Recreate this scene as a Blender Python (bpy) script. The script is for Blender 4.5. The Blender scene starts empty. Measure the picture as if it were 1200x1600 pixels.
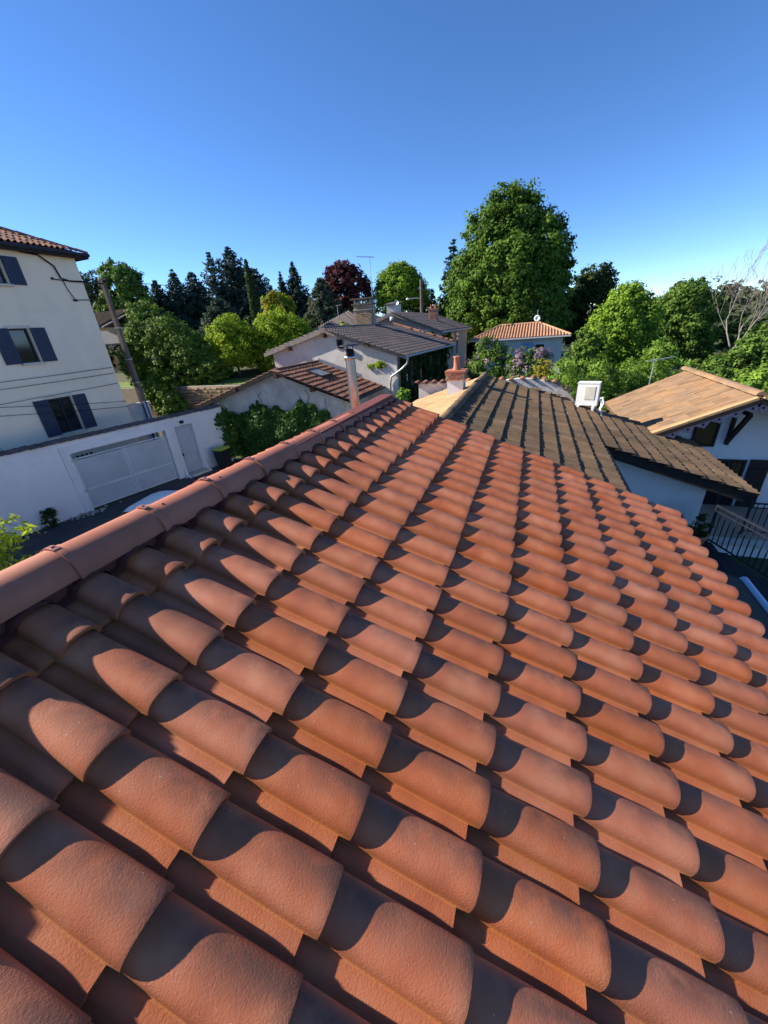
import bpy, math, random
import numpy as np
from mathutils import Vector, Matrix

# ------------------------------------------------------------------ camera, sky, sun, exposure
scene = bpy.context.scene
coll = scene.collection
R = math.radians

cam_data = bpy.data.cameras.new('camera')
cam = bpy.data.objects.new('camera', cam_data)
coll.objects.link(cam)
scene.camera = cam
cam_data.sensor_fit = 'VERTICAL'
cam_data.sensor_height = 36.0
cam_data.sensor_width = 27.0
cam_data.lens = 36.0 * 590.0 / 1600.0
cam_data.clip_start = 0.05
cam_data.clip_end = 3000.0
c_right = Vector((0.93817067, 0.33920593, -0.06910231))
c_down = Vector((0.08956528, -0.43066819, -0.89805511))
c_fwd = Vector((-0.33438579, 0.83633979, -0.43442134))
cm = Matrix((c_right, -c_down, -c_fwd)).transposed().to_4x4()
cm.translation = Vector((1.418, -0.061, 0.9604))
cam.matrix_world = cm

SUN_TO = Vector((-0.846, -0.112, 0.520)).normalized()          # towards the sun
sun_el = math.asin(SUN_TO.z)
sun_az = math.atan2(SUN_TO.x, SUN_TO.y)
world = bpy.data.worlds.new('World')
scene.world = world
world.use_nodes = True
wn = world.node_tree.nodes
wl = world.node_tree.links
wn.clear()
wo = wn.new('ShaderNodeOutputWorld')
wb = wn.new('ShaderNodeBackground')
sky = wn.new('ShaderNodeTexSky')
sky.sky_type = 'NISHITA'
sky.sun_disc = False
sky.sun_elevation = sun_el
sky.sun_rotation = sun_az
sky.altitude = 300.0
sky.air_density = 0.6
sky.dust_density = 0.0
sky.ozone_density = 4.0
wb.inputs['Strength'].default_value = 0.108
whs = wn.new('ShaderNodeHueSaturation')          # the deep saturated blue of a phone picture
whs.inputs['Saturation'].default_value = 1.13
whs.inputs['Hue'].default_value = 0.503
whs.inputs['Value'].default_value = 1.0
wl.new(sky.outputs['Color'], whs.inputs['Color'])
wl.new(whs.outputs['Color'], wb.inputs['Color'])
wl.new(wb.outputs['Background'], wo.inputs['Surface'])

sun_data = bpy.data.lights.new('sun', 'SUN')
sun_data.energy = 4.8
sun_data.angle = R(0.5)
sun_data.color = (1.0, 0.90, 0.76)
sun = bpy.data.objects.new('sun', sun_data)
coll.objects.link(sun)
sun.rotation_euler = (-SUN_TO).to_track_quat('-Z', 'Y').to_euler()
sun.location = (-30, -12, 30)

vs = scene.view_settings
vs.view_transform = 'Standard'
vs.look = 'None'
vs.exposure = 1.18
vs.gamma = 1.0
vs.use_curve_mapping = False

# ------------------------------------------------------------------ helpers
rng = random.Random(7)
nrng = np.random.default_rng(11)


def V(*a):
    return Vector(a)


class Geo:
    """Collects faces; build() links them as one mesh object."""

    def __init__(self):
        self.v, self.f, self.sm = [], [], []

    def add(self, verts, faces, smooth=False):
        b = len(self.v)
        self.v.extend([tuple(p) for p in verts])
        for f in faces:
            self.f.append(tuple(i + b for i in f))
            self.sm.append(smooth)
        return self

    def box(self, c, s, m=None):
        x, y, z = s[0] / 2, s[1] / 2, s[2] / 2
        p = [Vector((i * x, j * y, k * z)) for i in (-1, 1) for j in (-1, 1) for k in (-1, 1)]
        if m is not None:
            p = [m @ q for q in p]
        c = Vector(c)
        return self.add([c + q for q in p], [(0, 1, 3, 2), (4, 6, 7, 5), (0, 4, 5, 1), (2, 3, 7, 6), (0, 2, 6, 4), (1, 5, 7, 3)])

    def bar(self, a, b, w, h=None, upv=(0, 0, 1)):
        """square bar from a to b"""
        a, b = Vector(a), Vector(b)
        h = h or w
        d = (b - a).normalized()
        u = Vector(upv)
        if abs(d.dot(u)) > 0.97:
            u = Vector((1, 0, 0))
        s = d.cross(u).normalized()
        u = s.cross(d).normalized()
        p = []
        for e in (a, b):
            for i, j in ((-1, -1), (1, -1), (1, 1), (-1, 1)):
                p.append(e + s * (i * w / 2) + u * (j * h / 2))
        return self.add(p, [(0, 1, 2, 3), (7, 6, 5, 4), (0, 4, 5, 1), (1, 5, 6, 2), (2, 6, 7, 3), (3, 7, 4, 0)])

    def tube(self, pts, r, n=8, caps=True, smooth=True):
        pts = [Vector(p) for p in pts]
        rs = r if isinstance(r, (list, tuple)) else [r] * len(pts)
        base = len(self.v)
        ring = []
        prev = None
        for i, p in enumerate(pts):
            if i == 0:
                d = pts[1] - p
            elif i == len(pts) - 1:
                d = p - pts[i - 1]
            else:
                d = pts[i + 1] - pts[i - 1]
            d.normalize()
            if prev is None:
                u = Vector((0, 0, 1)) if abs(d.z) < 0.9 else Vector((1, 0, 0))
            else:
                u = prev
            s = d.cross(u)
            if s.length < 1e-6:
                s = d.orthogonal()
            s.normalize()
            u = s.cross(d).normalized()
            prev = u
            ring.append([p + (s * math.cos(2 * math.pi * k / n) + u * math.sin(2 * math.pi * k / n)) * rs[i] for k in range(n)])
        vv = [q for rg in ring for q in rg]
        ff = []
        for i in range(len(pts) - 1):
            for k in range(n):
                k2 = (k + 1) % n
                ff.append((i * n + k, i * n + k2, (i + 1) * n + k2, (i + 1) * n + k))
        self.add(vv, ff, smooth)
        if caps:
            self.add(ring[0], [tuple(range(n))[::-1]])
            self.add(ring[-1], [tuple(range(n))])
        return self

    def lathe(self, c, prof, n=20, smooth=True):
        """prof: list of (radius, z)"""
        c = Vector(c)
        vv = [c + Vector((r * math.cos(2 * math.pi * k / n), r * math.sin(2 * math.pi * k / n), z)) for r, z in prof for k in range(n)]
        ff = []
        for i in range(len(prof) - 1):
            for k in range(n):
                k2 = (k + 1) % n
                ff.append((i * n + k, i * n + k2, (i + 1) * n + k2, (i + 1) * n + k))
        return self.add(vv, ff, smooth)

    def prism(self, poly, off, smooth=False):
        """closed polygon (list of points) pushed along the vector off"""
        poly = [Vector(p) for p in poly]
        off = Vector(off)
        n = len(poly)
        vv = poly + [p + off for p in poly]
        ff = [tuple(range(n))[::-1], tuple(range(n, 2 * n))]
        for i in range(n):
            j = (i + 1) % n
            ff.append((i, j, n + j, n + i))
        return self.add(vv, ff, smooth)

    def mesh(self, name):
        me = bpy.data.meshes.new(name)
        me.from_pydata([tuple(p) for p in self.v], [], self.f)
        me.polygons.foreach_set('use_smooth', self.sm)
        me.update()
        return me

    def build(self, name, mat, parent=None, fix=True):
        me = self.mesh(name)
        if fix:
            import bmesh
            bm = bmesh.new()
            bm.from_mesh(me)
            bmesh.ops.recalc_face_normals(bm, faces=bm.faces)
            bm.to_mesh(me)
            bm.free()
        return link(name, me, mat, parent)


ROOT_LOC = {}


def link(name, me, mat, parent=None):
    o = bpy.data.objects.new(name, me)
    coll.objects.link(o)
    if mat is not None and not me.materials:
        me.materials.append(mat)
    if parent is not None:
        o.parent = parent
        if parent.name in ROOT_LOC:
            o.matrix_parent_inverse = ROOT_LOC[parent.name]
    return o


def tag(o, label=None, cat=None, group=None, kind=None):
    if label:
        o['label'] = label
    if cat:
        o['category'] = cat
    if group:
        o['group'] = group
    if kind:
        o['kind'] = kind
    return o


def thing(name, label, cat, loc, rotz=0.0, group=None):
    """Empty at the base of a thing; its parts are modelled in world space (rotz 0) or in its own space."""
    o = bpy.data.objects.new(name, None)
    o.empty_display_size = 0.2
    coll.objects.link(o)
    o.location = loc
    o.rotation_euler = (0, 0, rotz)
    return tag(o, label, cat, group)


def wthing(name, label, cat, loc, group=None):
    o = thing(name, label, cat, loc, 0.0, group)
    ROOT_LOC[o.name] = Matrix.Translation(-Vector(loc))
    return o


def copy_tree(o, parent=None):
    c = o.copy()
    coll.objects.link(c)
    if parent is not None:
        c.parent = parent
    for ch in list(o.children):
        copy_tree(ch, c)
    return c


# ------------------------------------------------------------------ materials
def new_mat(name):
    m = bpy.data.materials.new(name)
    m.use_nodes = True
    nt = m.node_tree
    return m, nt, nt.nodes, nt.links, nt.nodes['Principled BSDF']


def coords(N, L, scale=(1, 1, 1), rnd=True):
    tc = N.new('ShaderNodeTexCoord')
    mp = N.new('ShaderNodeMapping')
    mp.inputs['Scale'].default_value = scale
    if rnd:
        oi = N.new('ShaderNodeObjectInfo')
        ml = N.new('ShaderNodeMath')
        ml.operation = 'MULTIPLY'
        ml.inputs[1].default_value = 37.0
        L.new(oi.outputs['Random'], ml.inputs[0])
        L.new(ml.outputs[0], mp.inputs['Location'])
    L.new(tc.outputs['Object'], mp.inputs['Vector'])
    return mp.outputs['Vector']


def noise(N, L, vec, scale, detail=4.0, rough=0.55):
    n = N.new('ShaderNodeTexNoise')
    n.inputs['Scale'].default_value = scale
    n.inputs['Detail'].default_value = detail
    n.inputs['Roughness'].default_value = rough
    L.new(vec, n.inputs['Vector'])
    return n.outputs['Fac']


def ramp(N, L, fac, stops):
    r = N.new('ShaderNodeValToRGB')
    e = r.color_ramp.elements
    while len(e) < len(stops):
        e.new(0.5)
    for el, (p, c) in zip(e, stops):
        el.position = p
        el.color = (c[0], c[1], c[2], 1.0) if len(c) == 3 else c
    L.new(fac, r.inputs['Fac'])
    return r.outputs['Color']


def mix(N, L, fac, a, b, mode='MIX'):
    m = N.new('ShaderNodeMix')
    m.data_type = 'RGBA'
    m.blend_type = mode
    for k, v in ((0, fac), (6, a), (7, b)):
        if hasattr(v, 'is_output'):
            L.new(v, m.inputs[k])
        elif k == 0:
            m.inputs[0].default_value = v
        else:
            m.inputs[k].default_value = (v[0], v[1], v[2], 1.0)
    return m.outputs[2]


def bump(N, L, bsdf, h, strength=0.4, dist=0.01):
    b = N.new('ShaderNodeBump')
    b.inputs['Strength'].default_value = strength
    b.inputs['Distance'].default_value = dist
    L.new(h, b.inputs['Height'])
    L.new(b.outputs['Normal'], bsdf.inputs['Normal'])


def surf(name, c1, c2, scale=3.0, rough=0.85, grain=40.0, bstr=0.3, bdist=0.004, metal=0.0, stain=None, per_obj=0.0, spec=0.3, streak=None, patch=None, lichen=0.0):
    """weathered surface: two colours in patches, optional dark stains, fine grain relief, brightness that differs per object"""
    m, nt, N, L, B = new_mat(name)
    v = coords(N, L)
    f1 = noise(N, L, v, scale, 5.0, 0.6)
    col = ramp(N, L, f1, [(0.32, c1), (0.68, c2)])
    if stain is not None:
        f2 = noise(N, L, v, scale * 0.45, 6.0, 0.7)
        s = ramp(N, L, f2, [(0.48, (0, 0, 0)), (0.72, (1, 1, 1))])
        col = mix(N, L, s, col, stain)
    if streak is not None:                                   # rain streaks and grime runs
        v2 = coords(N, L, (1.3, 1.3, 0.25))
        f3 = noise(N, L, v2, 1.6, 6.0, 0.7)
        s3 = ramp(N, L, f3, [(0.50, (0, 0, 0)), (0.85, (0.26, 0.26, 0.26))])
        col = mix(N, L, s3, col, streak)
    if patch is not None or lichen > 0:                      # weathering that runs across many tiles
        gp = N.new('ShaderNodeNewGeometry')
        wp = gp.outputs['Position']
    if patch is not None:
        f4 = noise(N, L, wp, patch[1], 5.0, 0.65)
        col = mix(N, L, ramp(N, L, f4, [(patch[2], (0, 0, 0)), (patch[3], (0.85, 0.85, 0.85))]), col, patch[0])
    if lichen > 0:
        vo = N.new('ShaderNodeTexVoronoi')
        vo.inputs['Scale'].default_value = 4.5
        vo.inputs['Randomness'].default_value = 1.0
        L.new(wp, vo.inputs['Vector'])
        f5 = ramp(N, L, vo.outputs['Distance'], [(0.10, (1, 1, 1)), (0.16, (0, 0, 0))])
        f6 = ramp(N, L, noise(N, L, wp, 1.3, 3.0), [(0.50, (0, 0, 0)), (0.60, (lichen, lichen, lichen))])
        col = mix(N, L, mix(N, L, 1.0, f5, f6, 'MULTIPLY'), col, (0.36, 0.33, 0.26))
    if per_obj > 0:
        oi = N.new('ShaderNodeObjectInfo')
        mr = N.new('ShaderNodeMapRange')
        mr.inputs['To Min'].default_value = 1.0 - per_obj
        mr.inputs['To Max'].default_value = 1.0 + per_obj
        L.new(oi.outputs['Random'], mr.inputs['Value'])
        hs = N.new('ShaderNodeHueSaturation')
        L.new(mr.outputs['Result'], hs.inputs['Value'])
        L.new(col, hs.inputs['Color'])
        col = hs.outputs['Color']
    L.new(col, B.inputs['Base Color'])
    B.inputs['Roughness'].default_value = rough
    B.inputs['Metallic'].default_value = metal
    B.inputs['Specular IOR Level'].default_value = spec
    if bstr > 0:
        g = noise(N, L, v, grain, 4.0, 0.7)
        bump(N, L, B, g, bstr, bdist)
    return m


def glass_mat(name, col=(0.01, 0.013, 0.016)):
    m, nt, N, L, B = new_mat(name)
    B.inputs['Base Color'].default_value = (*col, 1)
    B.inputs['Roughness'].default_value = 0.06
    B.inputs['Specular IOR Level'].default_value = 0.6
    return m


def terracotta(name):
    """new terracotta tile: sandy grain, smoked brush strokes that differ on each tile, dust in the foot of the barrel, pale flecks"""
    m, nt, N, L, B = new_mat(name)
    v = coords(N, L)
    oi = N.new('ShaderNodeObjectInfo')
    big = noise(N, L, v, 7.0, 3.0, 0.5)
    base = ramp(N, L, big, [(0.26, (0.345, 0.103, 0.050)), (0.50, (0.45, 0.142, 0.066)), (0.76, (0.51, 0.200, 0.105))])
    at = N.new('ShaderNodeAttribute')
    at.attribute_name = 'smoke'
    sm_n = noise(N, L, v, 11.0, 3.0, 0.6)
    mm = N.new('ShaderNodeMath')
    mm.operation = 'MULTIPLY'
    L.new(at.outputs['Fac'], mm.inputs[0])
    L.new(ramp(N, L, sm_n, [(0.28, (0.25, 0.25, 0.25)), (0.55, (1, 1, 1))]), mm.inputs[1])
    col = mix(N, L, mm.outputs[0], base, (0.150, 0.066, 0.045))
    at2 = N.new('ShaderNodeAttribute')
    at2.attribute_name = 'foot'
    col = mix(N, L, at2.outputs['Fac'], col, (0.40, 0.155, 0.052))
    hs = N.new('ShaderNodeHueSaturation')
    mr = N.new('ShaderNodeMapRange')
    mr.inputs['To Min'].default_value = 0.90
    mr.inputs['To Max'].default_value = 1.13
    L.new(oi.outputs['Random'], mr.inputs['Value'])
    L.new(mr.outputs['Result'], hs.inputs['Value'])
    wn_ = N.new('ShaderNodeTexWhiteNoise')
    wn_.noise_dimensions = '1D'
    L.new(oi.outputs['Random'], wn_.inputs['W'])
    m2 = N.new('ShaderNodeMapRange')
    m2.inputs['To Min'].default_value = 0.95
    m2.inputs['To Max'].default_value = 1.05
    L.new(wn_.outputs['Value'], m2.inputs['Value'])
    L.new(m2.outputs['Result'], hs.inputs['Saturation'])
    L.new(col, hs.inputs['Color'])
    col = hs.outputs['Color']
    # rain dust lying on the crown of the barrels in loose blotches
    d1 = noise(N, L, v, 4.5, 5.0, 0.65)
    col = mix(N, L, ramp(N, L, d1, [(0.50, (0, 0, 0)), (0.74, (0.22, 0.22, 0.22))]), col, (0.46, 0.24, 0.16))
    vo = N.new('ShaderNodeTexVoronoi')
    vo.inputs['Scale'].default_value = 38.0
    L.new(v, vo.inputs['Vector'])
    fl = ramp(N, L, vo.outputs['Distance'], [(0.06, (1, 1, 1)), (0.09, (0, 0, 0))])
    msk = ramp(N, L, noise(N, L, v, 9.0, 2.0), [(0.52, (0, 0, 0)), (0.60, (0.75, 0.75, 0.75))])
    ff = mix(N, L, 1.0, fl, msk, 'MULTIPLY')
    col = mix(N, L, ff, col, (0.52, 0.40, 0.32))
    L.new(col, B.inputs['Base Color'])
    B.inputs['Roughness'].default_value = 0.66
    B.inputs['Specular IOR Level'].default_value = 0.24
    g1 = noise(N, L, v, 240.0, 2.0, 0.6)
    g2 = noise(N, L, v, 150.0, 2.0, 0.5)
    ad = N.new('ShaderNodeMath')
    ad.operation = 'ADD'
    L.new(g1, ad.inputs[0])
    L.new(g2, ad.inputs[1])
    bump(N, L, B, ad.outputs[0], 0.32, 0.0020)
    return m


M = {}
M['tile'] = terracotta('new_terracotta')
M['ridge'] = surf('ridge_terracotta', (0.37, 0.128, 0.075), (0.45, 0.175, 0.108), 5.0, 0.66, 150.0, 0.5, 0.002, per_obj=0.09, spec=0.24)
M['flashing'] = surf('red_flashing', (0.14, 0.042, 0.032), (0.18, 0.056, 0.042), 6.0, 0.6, 60.0, 0.2)
M['steel'] = surf('stainless', (0.42, 0.40, 0.38), (0.55, 0.53, 0.50), 4.0, 0.30, 20.0, 0.05, 0.001, metal=1.0)
M['clip'] = surf('clip_metal', (0.36, 0.16, 0.11), (0.44, 0.22, 0.16), 9.0, 0.35, 40.0, 0.1, 0.001, metal=0.3)
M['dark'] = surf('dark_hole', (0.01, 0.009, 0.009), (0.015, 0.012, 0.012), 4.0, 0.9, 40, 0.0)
M['plaster_cream'] = surf('cream_render', (0.79, 0.68, 0.51), (0.84, 0.73, 0.57), 0.5, 0.9, 25.0, 0.25, 0.01, stain=(0.70, 0.61, 0.48), streak=(0.55, 0.48, 0.39))
# ------------------------------------------------------------------ our roof (foreground)
PITCH = R(21.46)
CP, SP = math.cos(PITCH), math.sin(PITCH)
COLW, GAUGE = 0.208, 0.370
BX = Vector((CP, 0, -SP))            # down the slope
NX = Vector((SP, 0, CP))             # away from the roof
TLEN = 0.445                         # tile length


def roof_tile_mesh(name, seed, wl=0.147, wh=0.137, hh=0.066, chan=0.075, tilt=0.034, nt=24, nv=6):
    """One barrel-and-channel tile. local x = along the ridge, y = down the slope (lip at y=0), z = off the roof."""
    r = random.Random(seed)
    vs_, fs, sm, smoke, foot = [], [], [], [], []
    ph = r.uniform(0, 6)

    def section(y, lip):
        t = (y + TLEN) / TLEN
        w = wh + (wl - wh) * t
        h = hh * (0.96 + 0.04 * t)
        x0 = (wl - w) * 0.5
        zb = tilt * t
        pts = []
        # channel strip (viewer side) then barrel
        pts.append((-chan + x0 * 0.4, zb - 0.011, 0.0, 0.0))
        pts.append((-0.050, zb - 0.0175, 0.0, 0.0))
        pts.append((-0.043 + x0 * 0.5, zb - 0.0045, 0.0, 0.0))
        pts.append((-0.006 + x0, zb - 0.0035, 0.0, 0.25))
        pts.append((-0.002 + x0, zb - 0.005, 0.0, 1.0))
        for k in range(nt + 1):
            a = math.pi * k / nt
            cx = x0 + w / 2 - (w / 2) * math.copysign(abs(math.cos(a)) ** 0.84, math.cos(a))
            cz = zb + (h * math.sin(a) ** 0.78 if 0 < k < nt else 0.0)
            fr = k / nt
            s = math.exp(-((fr - 0.64) / 0.20) ** 2) * (0.62 + 0.38 * math.sin(3.1 * t + ph) ** 2)
            s += 0.45 * math.exp(-((t - 1.0) / 0.10) ** 2) * fr
            ft = max(0.0, 1 - fr / 0.14)
            pts.append((cx, cz, min(1, s), 0.55 * ft))
        return pts

    ys = [-TLEN + (TLEN - 0.036) * i / (nv - 1) for i in range(nv)] + [-0.010, 0.0]
    rows = []
    for iy, y in enumerate(ys):
        sec = section(y, False)
        row = []
        for k, (x, z, s, f) in enumerate(sec):
            yy = y
            if y > -0.036 and k < 5:
                yy = -0.036 + (0.002 if k == 4 else 0.0)          # the channel stops short of the lip
            zz = z
            if iy == len(ys) - 1 and k >= 5:
                zz = z - 0.0015                                    # rounded edge
            row.append(len(vs_))
            vs_.append((x, yy, zz))
            smoke.append(s)
            foot.append(f)
        rows.append(row)
    nk = len(rows[0])
    for i in range(len(rows) - 1):
        for k in range(nk - 1):
            if ys[i + 1] > -0.036 + 1e-6 and k < 4:
                continue
            fs.append((rows[i][k], rows[i][k + 1], rows[i + 1][k + 1], rows[i + 1][k]))
            sm.append(True)
    # end faces with thickness
    th = 0.0165
    b = len(vs_)
    last = rows[-1][4:]
    sec = section(0.0, True)
    cx, cz0 = wl / 2, tilt
    up, lo = [], []
    for k, idx in enumerate(last):
        x, y, z = vs_[idx]
        up.append(len(vs_))
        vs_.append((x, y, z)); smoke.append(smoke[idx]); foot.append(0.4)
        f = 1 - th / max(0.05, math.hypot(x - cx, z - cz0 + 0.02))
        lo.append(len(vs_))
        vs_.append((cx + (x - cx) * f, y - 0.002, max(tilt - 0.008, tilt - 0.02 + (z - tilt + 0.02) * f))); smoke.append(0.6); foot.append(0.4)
    for k in range(len(last) - 1):
        fs.append((up[k], up[k + 1], lo[k + 1], lo[k])); sm.append(False)
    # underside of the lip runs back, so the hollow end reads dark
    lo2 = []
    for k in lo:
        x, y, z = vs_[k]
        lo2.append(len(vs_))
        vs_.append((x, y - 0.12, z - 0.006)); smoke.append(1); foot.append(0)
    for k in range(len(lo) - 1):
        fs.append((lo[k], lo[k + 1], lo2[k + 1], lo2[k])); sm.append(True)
    # end of the channel strip
    ci = next(i for i, y in enumerate(ys) if abs(y + 0.036) < 1e-6)
    ce = rows[ci][:5]
    up, lo = [], []
    for idx in ce:
        x, y, z = vs_[idx]
        up.append(len(vs_)); vs_.append((x, y, z)); smoke.append(0); foot.append(0.2)
        lo.append(len(vs_)); vs_.append((x, y, z - 0.017)); smoke.append(0); foot.append(0.2)
    for k in range(len(ce) - 1):
        fs.append((up[k], up[k + 1], lo[k + 1], lo[k])); sm.append(False)
    # near edge of the strip
    e0 = [row[0] for row in rows[:ci + 1]]
    lo = []
    for idx in e0:
        x, y, z = vs_[idx]
        lo.append(len(vs_)); vs_.append((x, y, z - 0.012)); smoke.append(0); foot.append(0)
    for k in range(len(e0) - 1):
        fs.append((e0[k], e0[k + 1], lo[k + 1], lo[k])); sm.append(False)
    me = bpy.data.meshes.new(name)
    me.from_pydata(vs_, [], fs)
    me.polygons.foreach_set('use_smooth', sm)
    for nm, arr in (('smoke', smoke), ('foot', foot)):
        a = me.attributes.new(nm, 'FLOAT', 'POINT')
        a.data.foreach_set('value', arr)
    me.update()
    me.materials.append(M['tile'])
    return me


tile_meshes = [roof_tile_mesh('roof_tile', s) for s in range(5)]
HY0, HY1 = -7 * COLW, 23 * COLW        # extent along the ridge
EAVE_B = 9 * GAUGE
RIDGE_X, RIDGE_Z = -0.300, 0.118        # where the two slopes meet


def slope_pt(y, b, n=0.0):
    return Vector((0, y, 0)) + BX * b + NX * n


house = wthing('tiled_house', 'house in front under new terracotta barrel tiles seen from its roof', 'house', (1.3, 1.6, -4.75))
g = Geo()
g.prism([slope_pt(HY0 - 1.0, -0.325, -0.05), slope_pt(HY0 - 1.0, EAVE_B - 0.06, -0.05), slope_pt(HY0 - 1.0, EAVE_B - 0.06, -0.09), (RIDGE_X, HY0 - 1.0, RIDGE_Z - 0.16)], (0, HY1 - HY0 + 1.02, 0))
roof = g.build('roof', M['flashing'], house)
tr = Matrix((Vector((0, 1, 0)), BX, NX)).transposed().to_4x4()
for j in range(-7, 23):
    for i in range(0, 10):
        o = bpy.data.objects.new('roof_tile', tile_meshes[rng.randrange(5)])
        coll.objects.link(o)
        o.parent = roof
        p = slope_pt(j * COLW + rng.uniform(-.0025, .0025), i * GAUGE + rng.uniform(-.004, .004), rng.uniform(-.0012, .0015))
        o.matrix_local = Matrix.Translation(p) @ tr @ Matrix.Diagonal((1, 0.70 if i == 0 else 1, 1, 1)) @ Matrix.Rotation(rng.uniform(-.008, .008), 4, 'Z') @ Matrix.Rotation(rng.uniform(-.006, .006), 4, 'Y')

# ridge: half round caps with a raised collar, each clipped at the joint
RL = 0.405
RAX, RAZ = RIDGE_X - 0.002, 0.166


def ridge_tile_mesh(seed):
    r = random.Random(seed)
    gg = Geo()
    n = 18
    L_ = RL + 0.05
    st = [(0.0, 0.127, 0.1185), (0.030, 0.127, 0.1185), (0.046, 0.1165, 0.108), (L_ * 0.6, 0.114, 0.106), (L_, 0.112, 0.104)]
    vv = []
    for y, rx, rz in st:
        for k in range(n + 1):
            a = math.pi * (k / n) * 1.02 - 0.01 * math.pi
            vv.append((-rx * math.cos(a), y, rz * (math.sin(a) ** 0.93 if math.sin(a) > 0 else math.sin(a))))
    ff = []
    for i in range(len(st) - 1):
        for k in range(n):
            ff.append((i * (n + 1) + k, i * (n + 1) + k + 1, (i + 1) * (n + 1) + k + 1, (i + 1) * (n + 1) + k))
    gg.add(vv, ff, True)
    # end faces
    for i, sgn in ((0, -1), (len(st) - 1, 1)):
        y, rx, rz = st[i]
        o_, i_ = [], []
        for k in range(n + 1):
            a = math.pi * k / n
            o_.append((-rx * math.cos(a), y, rz * max(0, math.sin(a)) ** 0.93))
            i_.append((-(rx - .016) * math.cos(a), y, (rz - .016) * max(0, math.sin(a)) ** 0.93))
        gg.add(o_ + i_, [(k, k + 1, n + 2 + k, n + 1 + k) for k in range(n)])
    me = gg.mesh('ridge_tile')
    me.materials.append(M['ridge'])
    return me


ridge_meshes = [ridge_tile_mesh(s) for s in range(3)]
gclip = Geo()
pts = [(0.121 * math.cos(a), 0.0, 0.004 + 0.117 * math.sin(a)) for a in [math.pi * (0.42 + 0.16 * k / 6) for k in range(7)]]
for k in range(6):
    gclip.bar(pts[k], pts[k + 1], 0.028, 0.003, (0, 0, 1))
gclip.bar((0.0, 0.0, 0.119), (0.0, 0.0, 0.127), 0.014)
clip_me = gclip.mesh('ridge_clip')
clip_me.materials.append(M['clip'])
ghole = Geo().lathe((0, 0, 0), [(0.0, 0.0015), (0.0055, 0.0015), (0.0065, 0.0)], 10)
hole_me = ghole.mesh('nail_hole')
hole_me.materials.append(M['dark'])
ri = 0
yj = 4.72 - RL
while yj > -1.8:
    o = bpy.data.objects.new('ridge_tile', ridge_meshes[ri % 3])
    coll.objects.link(o)
    o.parent = roof
    o.location = (RAX + rng.uniform(-.003, .003), yj, RAZ - 0.019 * yj + rng.uniform(-.002, .002))
    o.rotation_euler = (0.004, rng.uniform(-.02, .02), rng.uniform(-.007, .007))
    c = bpy.data.objects.new('ridge_clip', clip_me)
    coll.objects.link(c)
    c.parent = roof
    c.location = (RAX, yj + 0.012, RAZ - 0.019 * yj + 0.002)
    c = bpy.data.objects.new('nail_hole', hole_me)
    coll.objects.link(c)
    c.parent = roof
    c.location = (RAX + 0.035, yj + 0.095, RAZ - 0.019 * yj + 0.1030)
    c.rotation_euler = (0, 0.33, 0)
    yj -= RL
    ri += 1
g = Geo().box((RAX, (HY0 - 1 + 4.66) / 2, 0.11), (0.16, 4.66 - HY0 + 1, 0.20))  # unseen filler added under the caps to stop sun leaking through
g.build('ridge_sun_block', M['flashing'], roof)
# pleated flashing that seals the ridge: follows the tiles
g = Geo()
fl_v, fl_f = [], []
prof = []
for j in range(-7, 23):
    for x, z in ((-0.045, 0.02), (-0.03, 0.02), (-0.004, 0.028), (0.006, 0.062), (0.026, 0.085), (0.074, 0.098), (0.121, 0.085), (0.141, 0.060), (0.149, 0.025)):
        prof.append((j * COLW + x, z))
for y, z in prof:
    fl_v.append(slope_pt(y, -0.200, z - 0.002))
    fl_v.append(slope_pt(y, -0.262, z * 0.72 - 0.004))
for k in range(len(prof) - 1):
    fl_f.append((2 * k, 2 * k + 1, 2 * k + 3, 2 * k + 2))
g.add(fl_v, fl_f, True)
g.build('ridge_flashing', M['flashing'], roof)
# ------------------------------------------------------------------ more materials
M['white_wall'] = surf('white_wall_paint', (0.70, 0.71, 0.72), (0.78, 0.78, 0.77), 0.8, 0.9, 30.0, 0.3, 0.012, stain=(0.62, 0.62, 0.61), streak=(0.50, 0.50, 0.48))
M['old_white'] = surf('old_white_render', (0.52, 0.50, 0.46), (0.70, 0.68, 0.64), 1.4, 0.9, 16.0, 0.5, 0.02, stain=(0.40, 0.37, 0.33), streak=(0.33, 0.30, 0.27))
M['grey_render'] = surf('grey_rough_render', (0.56, 0.52, 0.46), (0.68, 0.64, 0.58), 1.1, 0.95, 14.0, 0.6, 0.03, stain=(0.46, 0.42, 0.37), streak=(0.38, 0.34, 0.30))
M['pink_render'] = surf('pink_render', (0.45, 0.29, 0.21), (0.52, 0.35, 0.26), 0.7, 0.95, 20.0, 0.4, 0.015, stain=(0.46, 0.38, 0.32))
M['yellow_render'] = surf('ochre_render', (0.52, 0.37, 0.19), (0.58, 0.43, 0.24), 0.7, 0.95, 20.0, 0.3, 0.01)
M['navy'] = surf('navy_shutter', (0.022, 0.035, 0.066), (0.03, 0.047, 0.085), 6.0, 0.6, 50.0, 0.15)
M['navy_frame'] = surf('dark_window_frame', (0.015, 0.016, 0.024), (0.022, 0.024, 0.034), 6.0, 0.5, 50.0, 0.1)
M['black_wood'] = surf('dark_stained_wood', (0.016, 0.013, 0.012), (0.028, 0.022, 0.019), 5.0, 0.7, 60.0, 0.3)
M['grey_wood'] = surf('weathered_wood', (0.20, 0.17, 0.15), (0.32, 0.28, 0.25), 5.0, 0.9, 40.0, 0.4)
M['brown_wood'] = surf('old_brown_wood', (0.085, 0.05, 0.035), (0.14, 0.085, 0.06), 5.0, 0.9, 40.0, 0.4)
M['glass'] = glass_mat('window_glass')
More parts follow.
